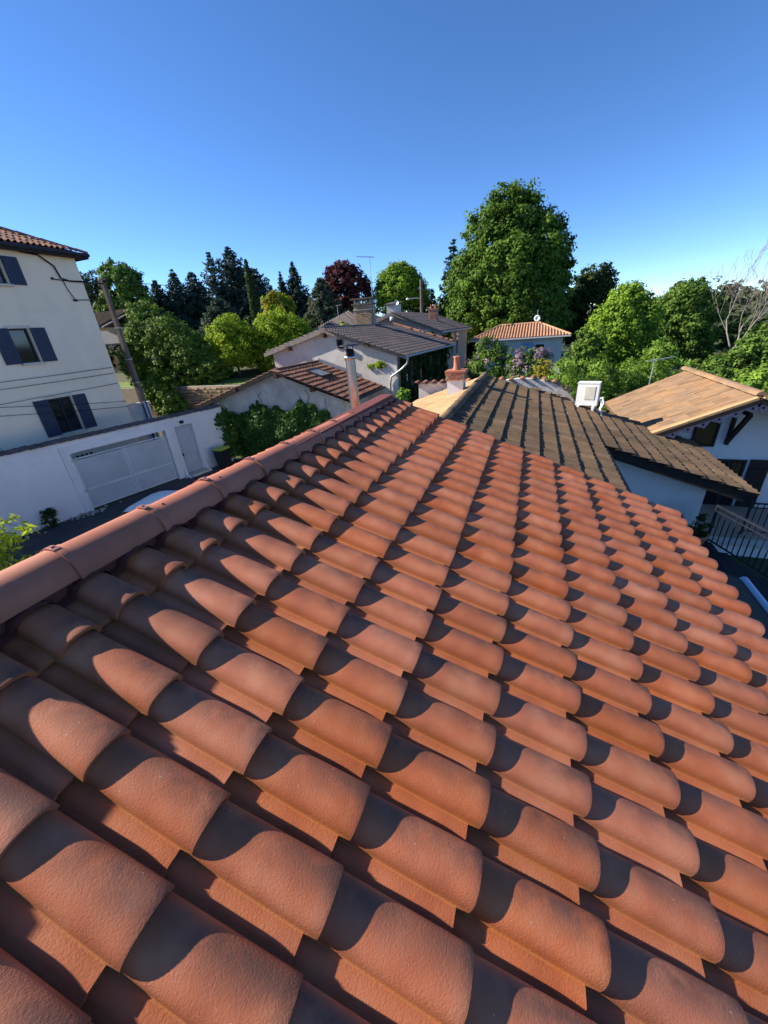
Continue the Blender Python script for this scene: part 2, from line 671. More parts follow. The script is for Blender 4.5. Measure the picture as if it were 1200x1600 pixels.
M['gate'] = surf('pale_grey_gate_paint', (0.42, 0.46, 0.50), (0.48, 0.52, 0.56), 1.2, 0.55, 20.0, 0.1, 0.003, stain=(0.36, 0.39, 0.42))
M['stone_sill'] = surf('stone_sill', (0.50, 0.46, 0.39), (0.62, 0.58, 0.50), 3.0, 0.9, 40.0, 0.3)
M['concrete'] = surf('pole_concrete', (0.105, 0.085, 0.072), (0.15, 0.125, 0.105), 2.0, 0.9, 40.0, 0.3)  # darkened so the colour itself carries the pole's shadow
M['asphalt'] = surf('alley_ground', (0.045, 0.043, 0.042), (0.085, 0.08, 0.075), 0.7, 0.95, 20.0, 0.6, 0.02, stain=(0.12, 0.10, 0.085))
M['soil'] = surf('meadow_ground', (0.035, 0.055, 0.016), (0.07, 0.085, 0.028), 0.15, 1.0, 6.0, 0.5, 0.05, stain=(0.09, 0.08, 0.045))
M['lawn'] = surf('lawn', (0.10, 0.16, 0.03), (0.15, 0.22, 0.045), 0.7, 1.0, 25.0, 0.6, 0.03)
M['sand'] = surf('sandy_terrace', (0.34, 0.28, 0.21), (0.43, 0.36, 0.28), 1.0, 0.95, 30.0, 0.4, 0.01)
M['tile_dark'] = surf('dark_grey_tile', (0.075, 0.064, 0.066), (0.12, 0.10, 0.098), 1.6, 0.75, 40.0, 0.4, 0.01, per_obj=0.1, patch=((0.16, 0.125, 0.105), 0.6, 0.5, 0.7), lichen=0.5)
M['tile_brown'] = surf('mossy_brown_tile', (0.095, 0.065, 0.042), (0.185, 0.120, 0.070), 2.2, 0.9, 45.0, 0.7, 0.008, stain=(0.075, 0.065, 0.035), per_obj=0.16, patch=((0.235, 0.145, 0.075), 0.55, 0.46, 0.70), lichen=0.8)
M['tile_tan'] = surf('tan_tile', (0.40, 0.25, 0.12), (0.50, 0.33, 0.18), 1.5, 0.9, 30.0, 0.5, 0.01, stain=(0.34, 0.22, 0.12), per_obj=0.07)
M['tile_old_red'] = surf('old_red_tile', (0.26, 0.105, 0.06), (0.36, 0.16, 0.095), 2.0, 0.85, 40.0, 0.5, 0.008, stain=(0.13, 0.075, 0.055), per_obj=0.25)
M['tile_outhouse'] = surf('shaded_rusty_tile', (0.15, 0.068, 0.045), (0.25, 0.11, 0.068), 2.0, 0.85, 40.0, 0.5, 0.008, stain=(0.085, 0.055, 0.045), per_obj=0.25)  # old red tile darkened, the roof's shade put into its colour
M['gate_light'] = surf('pale_gate_rail', (0.56, 0.60, 0.64), (0.62, 0.66, 0.70), 2.0, 0.5, 20.0, 0.1, 0.002)
M['tile_chalet'] = surf('weathered_flat_tile', (0.18, 0.118, 0.073), (0.30, 0.185, 0.104), 1.3, 0.9, 35.0, 0.5, 0.008, stain=(0.20, 0.155, 0.115), per_obj=0.10, patch=((0.34, 0.195, 0.095), 0.7, 0.46, 0.68), lichen=0.4)
M['tile_orange'] = surf('orange_tile', (0.43, 0.235, 0.135), (0.53, 0.32, 0.20), 2.5, 0.85, 30.0, 0.4, 0.01, stain=(0.33, 0.20, 0.13), per_obj=0.12)
M['brick'] = surf('chimney_brick', (0.33, 0.215, 0.125), (0.42, 0.29, 0.175), 4.0, 0.95, 40.0, 0.5, 0.006, per_obj=0.22)
M['brick_red'] = surf('red_brick', (0.33, 0.125, 0.075), (0.42, 0.175, 0.105), 4.0, 0.9, 40.0, 0.4, 0.006, per_obj=0.15)
M['mortar'] = surf('mortar', (0.38, 0.33, 0.27), (0.46, 0.41, 0.34), 3.0, 0.95, 40.0, 0.4, 0.01)
M['stone'] = surf('field_stone', (0.30, 0.205, 0.125), (0.42, 0.30, 0.19), 2.5, 0.95, 25.0, 0.6, 0.02, per_obj=0.25)
M['zinc'] = surf('zinc', (0.36, 0.38, 0.41), (0.46, 0.48, 0.52), 3.0, 0.45, 30.0, 0.1, 0.002, metal=0.7)
M['white_paint'] = surf('white_plastic', (0.74, 0.74, 0.72), (0.80, 0.80, 0.78), 2.0, 0.45, 30.0, 0.05)
M['car_paint'] = surf('white_car_paint', (0.74, 0.76, 0.78), (0.78, 0.79, 0.80), 1.0, 0.18, 30.0, 0.0, spec=0.5)
M['rubber'] = surf('black_rubber', (0.015, 0.015, 0.016), (0.02, 0.02, 0.021), 3.0, 0.8, 40.0, 0.1)
M['iron'] = surf('painted_iron', (0.012, 0.015, 0.024), (0.02, 0.023, 0.034), 6.0, 0.5, 60.0, 0.1)
M['bin'] = surf('dark_bin_plastic', (0.018, 0.020, 0.020), (0.026, 0.028, 0.028), 3.0, 0.5, 40.0, 0.05)
M['lime'] = surf('lime_plastic', (0.36, 0.45, 0.05), (0.42, 0.50, 0.07), 3.0, 0.5, 40.0, 0.05)
M['deck'] = surf('dark_wet_decking', (0.018, 0.018, 0.020), (0.036, 0.034, 0.034), 2.5, 0.7, 40.0, 0.4, 0.006, per_obj=0.25)
M['clay_pot'] = surf('clay_pot', (0.33, 0.14, 0.08), (0.40, 0.19, 0.115), 4.0, 0.85, 40.0, 0.3)
M['cable'] = surf('black_cable', (0.012, 0.012, 0.013), (0.018, 0.018, 0.019), 4.0, 0.7, 40.0, 0.0)
M['pipe_blue'] = surf('pale_blue_conduit', (0.40, 0.50, 0.62), (0.46, 0.56, 0.68), 4.0, 0.4, 40.0, 0.0)
M['blue_shutter'] = surf('sky_blue_shutter', (0.22, 0.40, 0.68), (0.26, 0.45, 0.72), 4.0, 0.6, 40.0, 0.1)
M['lilac_wood'] = surf('mauve_fretwork', (0.30, 0.22, 0.27), (0.38, 0.29, 0.33), 4.0, 0.8, 40.0, 0.2)
M['bark'] = surf('bark', (0.075, 0.055, 0.04), (0.13, 0.10, 0.075), 3.0, 0.95, 25.0, 0.7, 0.03)
M['bark_pale'] = surf('pale_dead_bark', (0.20, 0.175, 0.16), (0.29, 0.26, 0.235), 3.0, 0.95, 25.0, 0.5, 0.02)


def leaf_mat(name, dark, light, trans=0.25, rough=0.7):
    m, nt, N, L, B = new_mat(name)
    at = N.new('ShaderNodeAttribute')
    at.attribute_name = 'tint'
    col = ramp(N, L, at.outputs['Fac'], [(0.0, dark), (1.0, light)])
    L.new(col, B.inputs['Base Color'])
    B.inputs['Roughness'].default_value = rough
    B.inputs['Specular IOR Level'].default_value = 0.12
    tl = N.new('ShaderNodeBsdfTranslucent')
    hs = N.new('ShaderNodeHueSaturation')
    hs.inputs['Hue'].default_value = 0.485
    hs.inputs['Value'].default_value = 1.25
    L.new(col, hs.inputs['Color'])
    L.new(hs.outputs['Color'], tl.inputs['Color'])
    ms = N.new('ShaderNodeMixShader')
    ms.inputs[0].default_value = trans
    L.new(B.outputs[0], ms.inputs[1])
    L.new(tl.outputs[0], ms.inputs[2])
    L.new(ms.outputs[0], N['Material Output'].inputs['Surface'])
    return m


LM = {
    'chestnut': leaf_mat('chestnut_leaf', (0.037, 0.088, 0.013), (0.140, 0.243, 0.029)),
    'lime': leaf_mat('lime_leaf', (0.074, 0.155, 0.016), (0.247, 0.391, 0.038)),
    'bright': leaf_mat('bright_young_leaf', (0.128, 0.239, 0.018), (0.337, 0.457, 0.033), 0.4),
    'yellow': leaf_mat('yellow_leaf', (0.204, 0.198, 0.022), (0.360, 0.324, 0.042), 0.35),
    'dark': leaf_mat('dark_leaf', (0.018, 0.040, 0.011), (0.045, 0.080, 0.016), 0.25),
    'laurel': leaf_mat('laurel_leaf', (0.048, 0.110, 0.017), (0.179, 0.284, 0.039), 0.2, 0.65),
    'ivy': leaf_mat('ivy_leaf', (0.030, 0.086, 0.019), (0.075, 0.168, 0.030), 0.25, 0.5),
    'fir': leaf_mat('fir_needle', (0.020, 0.043, 0.030), (0.054, 0.093, 0.059), 0.12),
    'cypress': leaf_mat('cypress_needle', (0.036, 0.065, 0.021), (0.078, 0.117, 0.034), 0.15),
    'greygreen': leaf_mat('grey_green_needle', (0.044, 0.064, 0.040), (0.105, 0.127, 0.073), 0.2),
    'plum': leaf_mat('purple_plum_leaf', (0.046, 0.016, 0.018), (0.132, 0.041, 0.041), 0.3),
    'mid': leaf_mat('mid_green_leaf', (0.049, 0.107, 0.018), (0.153, 0.254, 0.042)),
    'bush': leaf_mat('green_shrub_leaf', (0.090, 0.187, 0.026), (0.291, 0.451, 0.071), 0.4),
    'lilac': leaf_mat('lilac_bloom', (0.200, 0.115, 0.170), (0.420, 0.330, 0.380), 0.3),
    'far': leaf_mat('far_wood_leaf', (0.040, 0.060, 0.030), (0.105, 0.125, 0.055), 0.2),
}


# ------------------------------------------------------------------ foliage builders
def leaf_mesh(name, P, Nrm, ln, wd, tint, mat, seed=0):
    """P: centres (n,3), Nrm: facing (n,3), ln / wd: half sizes; one diamond leaf each"""
    r = np.random.default_rng(seed)
    n = len(P)
    Nrm = Nrm / (np.linalg.norm(Nrm, axis=1, keepdims=True) + 1e-9)
    t = r.normal(size=(n, 3))
    t -= Nrm * (t * Nrm).sum(1, keepdims=True)
    t /= np.linalg.norm(t, axis=1, keepdims=True) + 1e-9
    b = np.cross(Nrm, t)
    ln = np.broadcast_to(np.asarray(ln, float), (n,))[:, None]
    wd = np.broadcast_to(np.asarray(wd, float), (n,))[:, None]
    v = np.stack([P - t * ln, P + b * wd - Nrm * ln * 0.12, P + t * ln, P - b * wd - Nrm * ln * 0.12], 1).reshape(-1, 3)
    me = bpy.data.meshes.new(name)
    me.vertices.add(4 * n)
    me.vertices.foreach_set('co', v.astype(np.float32).ravel())
    me.loops.add(4 * n)
    me.loops.foreach_set('vertex_index', np.arange(4 * n, dtype=np.int32))
    me.polygons.add(n)
    me.polygons.foreach_set('loop_start', np.arange(0, 4 * n, 4, dtype=np.int32))
    a = me.attributes.new('tint', 'FLOAT', 'POINT')
    a.data.foreach_set('value', np.repeat(np.clip(tint, 0, 1), 4).astype(np.float32))
    me.update(calc_edges=True)
    me.materials.append(mat)
    return me


def crown_points(lobes, n_leaf, clump, seed, per=36, shell=0.42, low=-0.75):
    """leaf centres and facings for a crown made of clumps spread over and through overlapping lobes"""
    r = np.random.default_rng(seed)
    lob = np.array(lobes, float)
    area = (lob[:, 3] * lob[:, 4] + lob[:, 4] * lob[:, 5] + lob[:, 3] * lob[:, 5])
    nc = max(6, n_leaf // per)
    C_, O_ = [], []
    while len(C_) < nc:
        k = r.choice(len(lob), p=area / area.sum())
        d = r.normal(size=3)
        d /= np.linalg.norm(d)
        if d[2] < low:
            continue
        rad = 1.0 - shell * r.random() ** 1.8
        rad *= 0.90 + 0.16 * math.sin(5 * d[0] + k) * math.sin(4 * d[1] + 2 * k) + 0.07 * r.normal()
        c = lob[k, :3] + d * lob[k, 3:] * rad
        q = np.min(np.linalg.norm((c - lob[:, :3]) / lob[:, 3:], axis=1))
        if q < 0.52 and r.random() < 0.85:
            continue
        C_.append(c)
        o = d / lob[k, 3:]
        O_.append(o / np.linalg.norm(o))
    C_, O_ = np.array(C_), np.array(O_)
    cs = clump * (0.55 + 0.9 * r.random(nc))
    ct = np.clip(0.5 + 0.22 * r.normal(size=nc), 0, 1)
    idx = np.repeat(np.arange(nc), per)
    off = r.normal(size=(len(idx), 3))
    off /= np.linalg.norm(off, axis=1, keepdims=True)
    rr = r.random(len(idx)) ** 0.45
    P = C_[idx] + off * (rr * cs[idx])[:, None] * np.array([1, 1, 0.75])
    Nn = off * 0.75 + O_[idx] * 0.55 + r.normal(size=off.shape) * 0.45 + np.array([0, 0, 0.35])
    T = ct[idx] + 0.16 * r.normal(size=len(idx))
    return P, Nn, T


def trunk_geo(h, r0, seed, lobes, lean=0.0):
    rr = random.Random(seed)
    g = Geo()
    top = h
    pts = [(0, 0, -0.4)]
    rad = [r0 * 1.35]
    for k in range(1, 6):
        f = k / 5
        pts.append((rr.uniform(-.12, .12) * f * r0 * 4 + lean * f, rr.uniform(-.12, .12) * f * r0 * 4, top * f))
        rad.append(r0 * (1 - 0.6 * f))
    g.tube(pts, rad, 8)
    for L_ in lobes:
        a = Vector(pts[rr.choice((3, 4, 5))])
        b = Vector(L_[:3])
        mid = a.lerp(b, 0.5) + Vector((rr.uniform(-.2, .2), rr.uniform(-.2, .2), rr.uniform(0, .3)))
        g.tube([a, mid, b], [r0 * 0.38, r0 * 0.24, r0 * 0.08], 6)
    return g


def tree(name, label, cat, loc, lobes, n_leaf, leaf, mat, seed, clump=0.6, trunk_h=2.5, trunk_r=0.2, group=None, per=36, bark='bark', aspect=0.55, shell=0.42, mat2=None, frac2=0.0, top_z=None):
    if top_z is not None:
        k_ = (top_z - loc[2]) / max(q[2] + q[5] for q in lobes)
        lobes = [(q[0], q[1], q[2] * k_, q[3], q[4], q[5] * k_) for q in lobes]
        trunk_h *= k_
    o = thing(name, label, cat, loc, 0.0, group)
    g = trunk_geo(trunk_h, trunk_r, seed, lobes[:7])
    link('trunk', g.mesh('trunk'), M[bark], o)
    P, Nn, T = crown_points(lobes, n_leaf, clump, seed, per, shell)
    r = np.random.default_rng(seed + 5)
    ln = leaf * (0.7 + 0.6 * r.random(len(P)))
    me = leaf_mesh('crown', P, Nn, ln, ln * aspect, T, LM[mat], seed)
    if mat2:
        me.materials.append(LM[mat2])
        nblk = len(P) // per
        pick = np.repeat(r.random(nblk) < frac2, per)
        mi = np.zeros(len(P), np.int32)
        mi[:len(pick)] = pick
        me.polygons.foreach_set('material_index', mi)
    link('crown', me, None, o)
    return o


def blob_lobes(w, d, h, z0, n, seed, top=0.9):
    """lobes that fill a crown of width w, depth d, from z0 up to z0+h"""
    r = random.Random(seed)
    L_ = [(0, 0, z0 + h * 0.5, w * 0.36, d * 0.36, h * 0.44)]
    for k in range(n):
        a = 2 * math.pi * (k / n + r.uniform(-.06, .06))
        f = r.uniform(0.25, 0.8)
        s = math.sqrt(max(0.05, 1 - (2 * f - 1) ** 2))
        rad = r.uniform(0.20, 0.30)
        L_.append((math.cos(a) * w * (0.5 - rad) * s * 1.05, math.sin(a) * d * (0.5 - rad) * s * 1.05, z0 + h * (0.15 + 0.7 * f), w * rad, d * rad, h * rad * 0.85))
    L_.append((r.uniform(-.1, .1) * w, 0, z0 + h * (top - 0.12), w * 0.22, d * 0.22, h * 0.2))
    return L_


def conifer(name, label, cat, loc, h, rad, mat, seed, n_lv=26, group=None, droop=0.25, dens=1.0, leaf=0.16, base=0.06, profile=1.0, ragged=0.35):
    r = np.random.default_rng(seed)
    o = thing(name, label, cat, loc, 0.0, group)
    g = Geo().tube([(0, 0, -0.3), (0, 0, h * 0.5), (0, 0, h * 0.98)], [h * 0.022, h * 0.014, 0.02], 7)
    link('trunk', g.mesh('trunk'), M['bark'], o)
    P, Nn, T = [], [], []
    n_lv = int(n_lv * 1.45)
    leaf = leaf * 0.72
    for i in range(n_lv):
        f = base + (1 - base) * (i + r.random() * 0.6) / n_lv
        L0 = rad * ((1 - f) ** profile + 0.03)
        nb = int(5 + 5 * (1 - f))
        for b in range(nb):
            a = 2 * math.pi * (b + r.random()) / nb
            L_ = L0 * (1 - ragged * r.random())
            m = max(4, int(L_ / leaf * 5 * dens))
            s = r.random(m) ** 0.7
            side = r.normal(size=m) * 0.12 * L_ * (1 - 0.5 * s)
            x = np.cos(a) * s * L_ - np.sin(a) * side
            y = np.sin(a) * s * L_ + np.cos(a) * side
            z = h * f - droop * L_ * s ** 1.4 + 0.12 * L_ * (s > 0.85) + r.normal(size=m) * 0.07 * L_ ** 0.5
            P.append(np.stack([x, y, z], 1))
            Nn.append(np.stack([np.cos(a) * 0.5 + r.normal(size=m) * 0.5, np.sin(a) * 0.5 + r.normal(size=m) * 0.5, 0.7 + r.normal(size=m) * 0.4], 1))
            T.append(np.clip(0.2 + 0.55 * s + r.normal(size=m) * 0.15, 0, 1))
    P, Nn, T = np.concatenate(P), np.concatenate(Nn), np.concatenate(T)
    ln = leaf * (0.7 + 0.7 * r.random(len(P)))
    link('crown', leaf_mesh('crown', P, Nn, ln, ln * 0.42, T, LM[mat], seed), None, o)
    return o


def wall_leaves(area_fn, n, origin, ux, uz, nrm, leaf, seed, depth=0.12):
    """leaf centres spread over a wall where area_fn(u, v) says so; clumped, standing off the wall by up to depth"""
    r = np.random.default_rng(seed)
    out = []
    while len(out) < n:
        u, v = area_fn.bounds[0] + r.random() * (area_fn.bounds[1] - area_fn.bounds[0]), area_fn.bounds[2] + r.random() * (area_fn.bounds[3] - area_fn.bounds[2])
        if area_fn(u, v):
            w = 0.5 + 0.5 * math.sin(u * 4.3 + 1.7 * math.sin(v * 3.1)) * math.sin(v * 5.0 + u)
            out.append((u, v, 0.02 + depth * (0.35 + 0.65 * w) * r.random() ** 0.5, w))
    a = np.array(out)
    P = np.array(origin)[None] + a[:, :1] * np.array(ux)[None] + a[:, 1:2] * np.array(uz)[None] + a[:, 2:3] * np.array(nrm)[None]
    Nn = np.array(nrm)[None] * 0.9 + r.normal(size=P.shape) * 0.45 + np.array([0, 0, 0.35])
    T = 0.15 + 0.5 * a[:, 3] + 0.18 * r.normal(size=len(a))
    ln = leaf * (0.7 + 0.6 * r.random(len(a)))
    return P, Nn, T, ln


# ------------------------------------------------------------------ ground
def smooth(x, a, b):
    t = min(1.0, max(0.0, (x - a) / (b - a)))
    return t * t * (3 - 2 * t)


def ground_z(x, y):
    z = -4.75
    left = smooth(-x, 13.5, 14.2) * smooth(y, 18.75, 18.95)
    z += left * 3.35
    z += left * smooth(y, 19, 24) * 0.7
    z += smooth(-x, 16, 40) * smooth(y, 24, 42) * 1.6
    z += smooth(y, 30, 50) * smooth(-x, -2, 18) * 1.3
    z -= smooth(x, 6.5, 12) * smooth(y, 14, 22) * 0.6
    d = math.hypot(x, y)
    z += smooth(d, 90, 260) * (13.0 if x > 15 else 6.0) * (0.7 + 0.3 * math.sin(x * 0.02 + y * 0.013))
    return z


gx = sorted(set([-900, -600, -400, -280, -200, -150, -120, -95, -80] + list(np.arange(-70, -15, 2.5)) + [-14.3, -14.0, -13.7, -13.4, -13.0] + list(np.arange(-12, 30, 2.5)) + [35, 42, 50, 60, 75, 95, 120, 150, 200, 280, 400, 600, 900]))
gy = sorted(set([-600, -300, -150, -80, -40, -20, -10, -5] + list(np.arange(0, 18.5, 3.0)) + [18.74, 18.8, 18.85, 18.9, 18.96] + list(np.arange(20, 70, 3.0)) + [75, 85, 100, 120, 150, 200, 260, 340, 450, 600, 900]))
g = Geo()
vv = [(x, y, ground_z(x, y)) for y in gy for x in gx]
nx = len(gx)
g.add(vv, [(j * nx + i, j * nx + i + 1, (j + 1) * nx + i + 1, (j + 1) * nx + i) for j in range(len(gy) - 1) for i in range(nx - 1)], True)
tag(g.build('ground', M['soil']), kind='structure')
g = Geo()
g.add([(-16, -20, -4.745), (-1.2, -20, -4.745), (-1.2, 15.6, -4.745), (-13.0, 15.6, -4.745), (-13.3, 14.6, -4.745), (-14.9, 7.0, -4.745)], [(0, 1, 2, 3, 4, 5)])
tag(g.build('alley', M['asphalt']), kind='structure')
g = Geo()
g.add([(-40, 19.2, -1.38), (-14.6, 19.2, -1.38), (-14.6, 25.5, -0.62), (-40, 25.5, -0.62)], [(0, 1, 2, 3)])
tag(g.build('lawn', M['lawn']), kind='structure')

# ------------------------------------------------------------------ our house: walls, gutter, flue
g = Geo()
zg = -4.75
g.box(((RIDGE_X - 3.3 + 2.95) / 2, (HY0 - 1.0 + 4.68) / 2, (zg - 1.42) / 2), (2.95 - (RIDGE_X - 3.3), 4.68 - HY0 + 1.0, -1.42 - zg))
g.prism([(RIDGE_X - 3.3, 4.665, -1.421), (2.95, 4.665, -1.421), (RIDGE_X, 4.665, RIDGE_Z - 0.19)], (0, -0.2, 0))
g.build('wall', M['plaster_cream'], house)
# far slope of the same roof: courses joined, only its edge can be seen
g = Geo()
NXL = Vector((-SP, 0, CP))
BXL = Vector((-CP, 0, -SP))
y0_, y1_ = HY0 - 1.0, HY1 - 0.02
for i in range(10):
    b0, b1 = i * GAUGE - (0.30 if i == 0 else 0.42), i * GAUGE
    for j in range(-12, 23):
        y = j * COLW
        o_ = Vector((2 * RIDGE_X, 0, 0))
        row = []
        for b, tl in ((b0, 0.0), (b1, 0.028)):
            for x, z in ((-0.083, -.012), (-0.03, -.012), (0.0, 0.0), (0.02, .045), (0.07, .066), (0.12, .045), (0.139, 0.0)):
                row.append(o_ + Vector((0, y + x, 0)) + BXL * b + NXL * (z + tl))
        g.add(row, [(k, k + 1, k + 8, k + 7) for k in range(6)], True)
tag(g.build('far_slope_tiles', M['tile'], roof), kind='stuff')
g = Geo()
g.prism([Vector((2 * RIDGE_X, y0_, 0)) + BXL * -0.325 + NXL * -0.05, Vector((2 * RIDGE_X, y0_, 0)) + BXL * 3.3 + NXL * -0.05, Vector((2 * RIDGE_X, y0_, 0)) + BXL * 3.3 + NXL * -0.09, Vector((RIDGE_X, y0_, RIDGE_Z - 0.17))], (0, y1_ - y0_, 0))
g.build('roof_deck', M['flashing'], roof)
# verge strip at the far gable
g = Geo()
g.prism([slope_pt(HY1 - 0.055, -0.30, 0.015), slope_pt(HY1 - 0.055, EAVE_B - 0.02, 0.015), slope_pt(HY1 - 0.055, EAVE_B - 0.02, -0.12), slope_pt(HY1 - 0.055, -0.30, -0.12)], (0, 0.03, 0))
g.build('verge_strip', M['ridge'], roof)

flue = wthing('flue_pipe', 'stainless steel flue pipe with a flat rain cap rising beyond the terracotta ridge', 'flue pipe', (-0.835, 4.8, -0.1))
g = Geo().tube([(-0.835, 4.8, -0.6), (-0.835, 4.8, 0.66)], 0.066, 20, caps=False)
g.build('pipe', M['steel'], flue)
g = Geo().lathe((-0.835, 4.8, 0.0), [(0.068, 0.63), (0.078, 0.635), (0.080, 0.675), (0.070, 0.68), (0.06, 0.68), (0.05, 0.60)], 20)
g.build('collar', M['steel'], flue)
g = Geo()
for a in (0.4, 2.5, 4.6):
    g.bar((-0.835 + 0.062 * math.cos(a), 4.8 + 0.062 * math.sin(a), 0.66), (-0.835 + 0.045 * math.cos(a), 4.8 + 0.045 * math.sin(a), 0.80), 0.018, 0.004)
g.lathe((-0.835, 4.8, 0), [(0.05, 0.68), (0.052, 0.76), (0.0, 0.77)], 14)
g.build('stay', M['dark'], flue)
g = Geo().lathe((-0.835, 4.8, 0.0), [(0.0, 0.825), (0.06, 0.818), (0.135, 0.806), (0.136, 0.800), (0.0, 0.80)], 24)
g.build('cap', M['iron'], flue)
# ------------------------------------------------------------------ alley wall with gate and door (own frame: x along the wall, y away from us)
WROT = math.atan2(0.977, 0.215)
wall = thing('alley_wall', 'long white painted wall with a tiled top closing off the alley', 'wall', (-14.5, 9.0, -4.75), WROT)
TH = 0.24


def wbox(g, s0, s1, z0, z1, y0=0.0, y1=TH):
    return g.box(((s0 + s1) / 2, (y0 + y1) / 2, (z0 + z1) / 2), (s1 - s0, y1 - y0, z1 - z0))


G0, G1, D0, D1 = -0.30, 3.38, 3.84, 4.72
HT = 2.84
g = Geo()
wbox(g, -14.0, G0, -0.1, HT)
wbox(g, G0, G1, 2.34, HT)
wbox(g, G1, D0, -0.1, HT)
wbox(g, D0, D1, 2.36, HT)
wbox(g, D1, 6.45, -0.1, HT)
g.build('wall_panel', M['white_wall'], wall)
g = Geo()
wbox(g, G0 - 0.28, G0, -0.1, 2.62, -0.05, -0.002)                    # raised surround of the gateway
wbox(g, G0, G1, 2.34, 2.62, -0.05, -0.002)
wbox(g, G1, G1 + 0.2, -0.1, 2.62, -0.05, -0.002)
g.build('gate_surround', M['white_wall'], wall)
g = Geo()
for s in (D0 - 0.06, D1 + 0.06):
    sgn = -1 if s < D0 else 1
    g.prism([(s, -0.004, -0.05), (s, -0.004, 0.42), (s, -0.16, 0.10), (s, -0.55, -0.05)], (0.1 * sgn, 0, 0))
g.build('kick_buttress', M['white_wall'], wall)
# coping tiles
gc_ = Geo()
vv = []
for x, t in ((-0.165, 0.0), (0.165, 0.02)):
    for y, z in ((-0.10, -0.035), (-0.06, 0.0), (0.0, 0.03), (0.12, 0.065), (0.24, 0.03), (0.30, 0.0), (0.34, -0.035)):
        vv.append((x, y, z + t))
gc_.add(vv, [(k, k + 1, k + 8, k + 7) for k in range(6)], True)
gc_.add([vv[7 + k] for k in range(7)] + [(vv[7 + k][0] - 0.004, vv[7 + k][1], vv[7 + k][2] - 0.03) for k in range(7)], [(k, k + 1, k + 8, k + 7) for k in range(6)])
gc_.add([vv[0], vv[7], (0.165, -0.10, -0.045), (-0.165, -0.10, -0.065)], [(0, 1, 2, 3)])
cop_me = gc_.mesh('coping_tile')
cop_me.materials.append(M['tile_dark'])
s = -13.8
while s < 6.4:
    o = link('coping_tile', cop_me, None, wall)
    o.location = (s, rng.uniform(-.012, .012), HT + 0.012 + rng.uniform(-.006, .008))
    o.rotation_euler = (rng.uniform(-.03, .03), rng.uniform(-.025, .025), rng.uniform(-.03, .03))
    s += 0.30
g = Geo()
g.box((-8.9, -0.004, 0.22), (9.5, 0.004, 0.9))
wl_ = wall

gate = thing('sliding_gate', 'pale grey sheet metal double gate set in the white alley wall', 'gate', (-14.5, 9.0, -4.75), WROT)
GY = 0.10
mid = (G0 + G1) / 2 + 0.02
for a, b in ((G0 + 0.03, mid - 0.012), (mid + 0.012, G1 - 0.03)):
    g = Geo()
    wbox(g, a + 0.05, b - 0.05, 0.08, 1.98, GY + 0.012, GY + 0.022)
    pn = g.build('gate_panel', M['gate'], gate)
    g = Geo()
    wbox(g, a, a + 0.05, 0.05, 2.10, GY, GY + 0.045)
    wbox(g, b - 0.05, b, 0.05, 2.10, GY, GY + 0.045)
    wbox(g, a, b, 2.06, 2.10, GY - 0.004, GY + 0.041)
    wbox(g, a + 0.05, b - 0.05, 0.80, 0.855, GY - 0.006, GY + 0.012)
    wbox(g, a + 0.05, b - 0.05, 0.05, 0.10, GY, GY + 0.04)
    wbox(g, a + 0.05, b - 0.05, 1.97, 1.995, GY, GY + 0.04)
    g.build('gate_frame', M['gate_light'], pn)
    k = a + 0.12
    while k < b - 0.08:
        g = Geo()
        wbox(g, k, k + 0.018, 1.995, 2.06, GY + 0.01, GY + 0.028)
        g.build('baluster', M['gate_light'], pn)
        k += 0.155
g = Geo()
g.tube([(G0 - 0.05, -0.03, 0.0), (G0 - 0.05, -0.03, 2.28)], 0.045, 10)
g.build('gate_post', M['white_wall'], gate)
g = Geo()
for z in (2.06, 0.85):
    g.box((G0 + 0.0, -0.05, z), (0.13, 0.07, 0.10))
    g.box((G1 - 0.0, 0.02, z), (0.10, 0.07, 0.10))
g.build('hinge', M['gate'], gate)
g = Geo()
for k in range(4):
    wbox(g, G0 + 0.20 + k * 0.155, G0 + 0.30 + k * 0.155, 2.11, 2.18, GY + 0.004, GY + 0.02)
g.build('grille_holes', M['dark'], gate)  # dark blocks standing in for the square holes of the grille

door = thing('alley_door', 'plain grey door recessed in the white alley wall beside the gate', 'door', (-14.5, 9.0, -4.75), WROT)
g = Geo()
wbox(g, D0 + 0.03, D1 - 0.03, 0.02, 2.32, 0.14, 0.18)
dl = g.build('door_leaf', M['gate'], door)
for z0, z1 in ((0.15, 0.95), (1.05, 2.2)):
    g = Geo()
    wbox(g, D0 + 0.14, D1 - 0.14, z0, z1, 0.128, 0.142)
    g.build('door_panel', M['gate'], door)
g = Geo()
wbox(g, D0 - 0.001, D0 + 0.03, 0, 2.355, 0.12, 0.2)
wbox(g, D1 - 0.03, D1 + 0.001, 0, 2.355, 0.12, 0.2)
g.build('door_frame', M['gate'], door)
g = Geo().box((D0 + 0.1, 0.11, 1.02), (0.04, 0.06, 0.14))
g.build('handle', M['iron'], door)
step = thing('door_step', 'worn stone step at the foot of the grey alley door', 'step', (-14.5, 9.0, -4.75), WROT)
g = Geo()
wbox(g, D0 - 0.02, D1 + 0.02, -0.05, 0.12, -0.42, 0.13)
g.build('tread', M['stone_sill'], step)
lamp = thing('wall_lamp', 'small dark lamp fixed above the grey alley door', 'lamp', (-14.5, 9.0, -4.75), WROT)
g = Geo().box(((D0 + D1) / 2 - 0.05, -0.05, 2.52), (0.16, 0.10, 0.12))
g.build('lamp_housing', M['iron'], lamp)
g = Geo().box(((D0 + D1) / 2 - 0.05, -0.115, 2.50), (0.10, 0.03, 0.08))
g.build('lamp_glass', M['glass'], lamp)

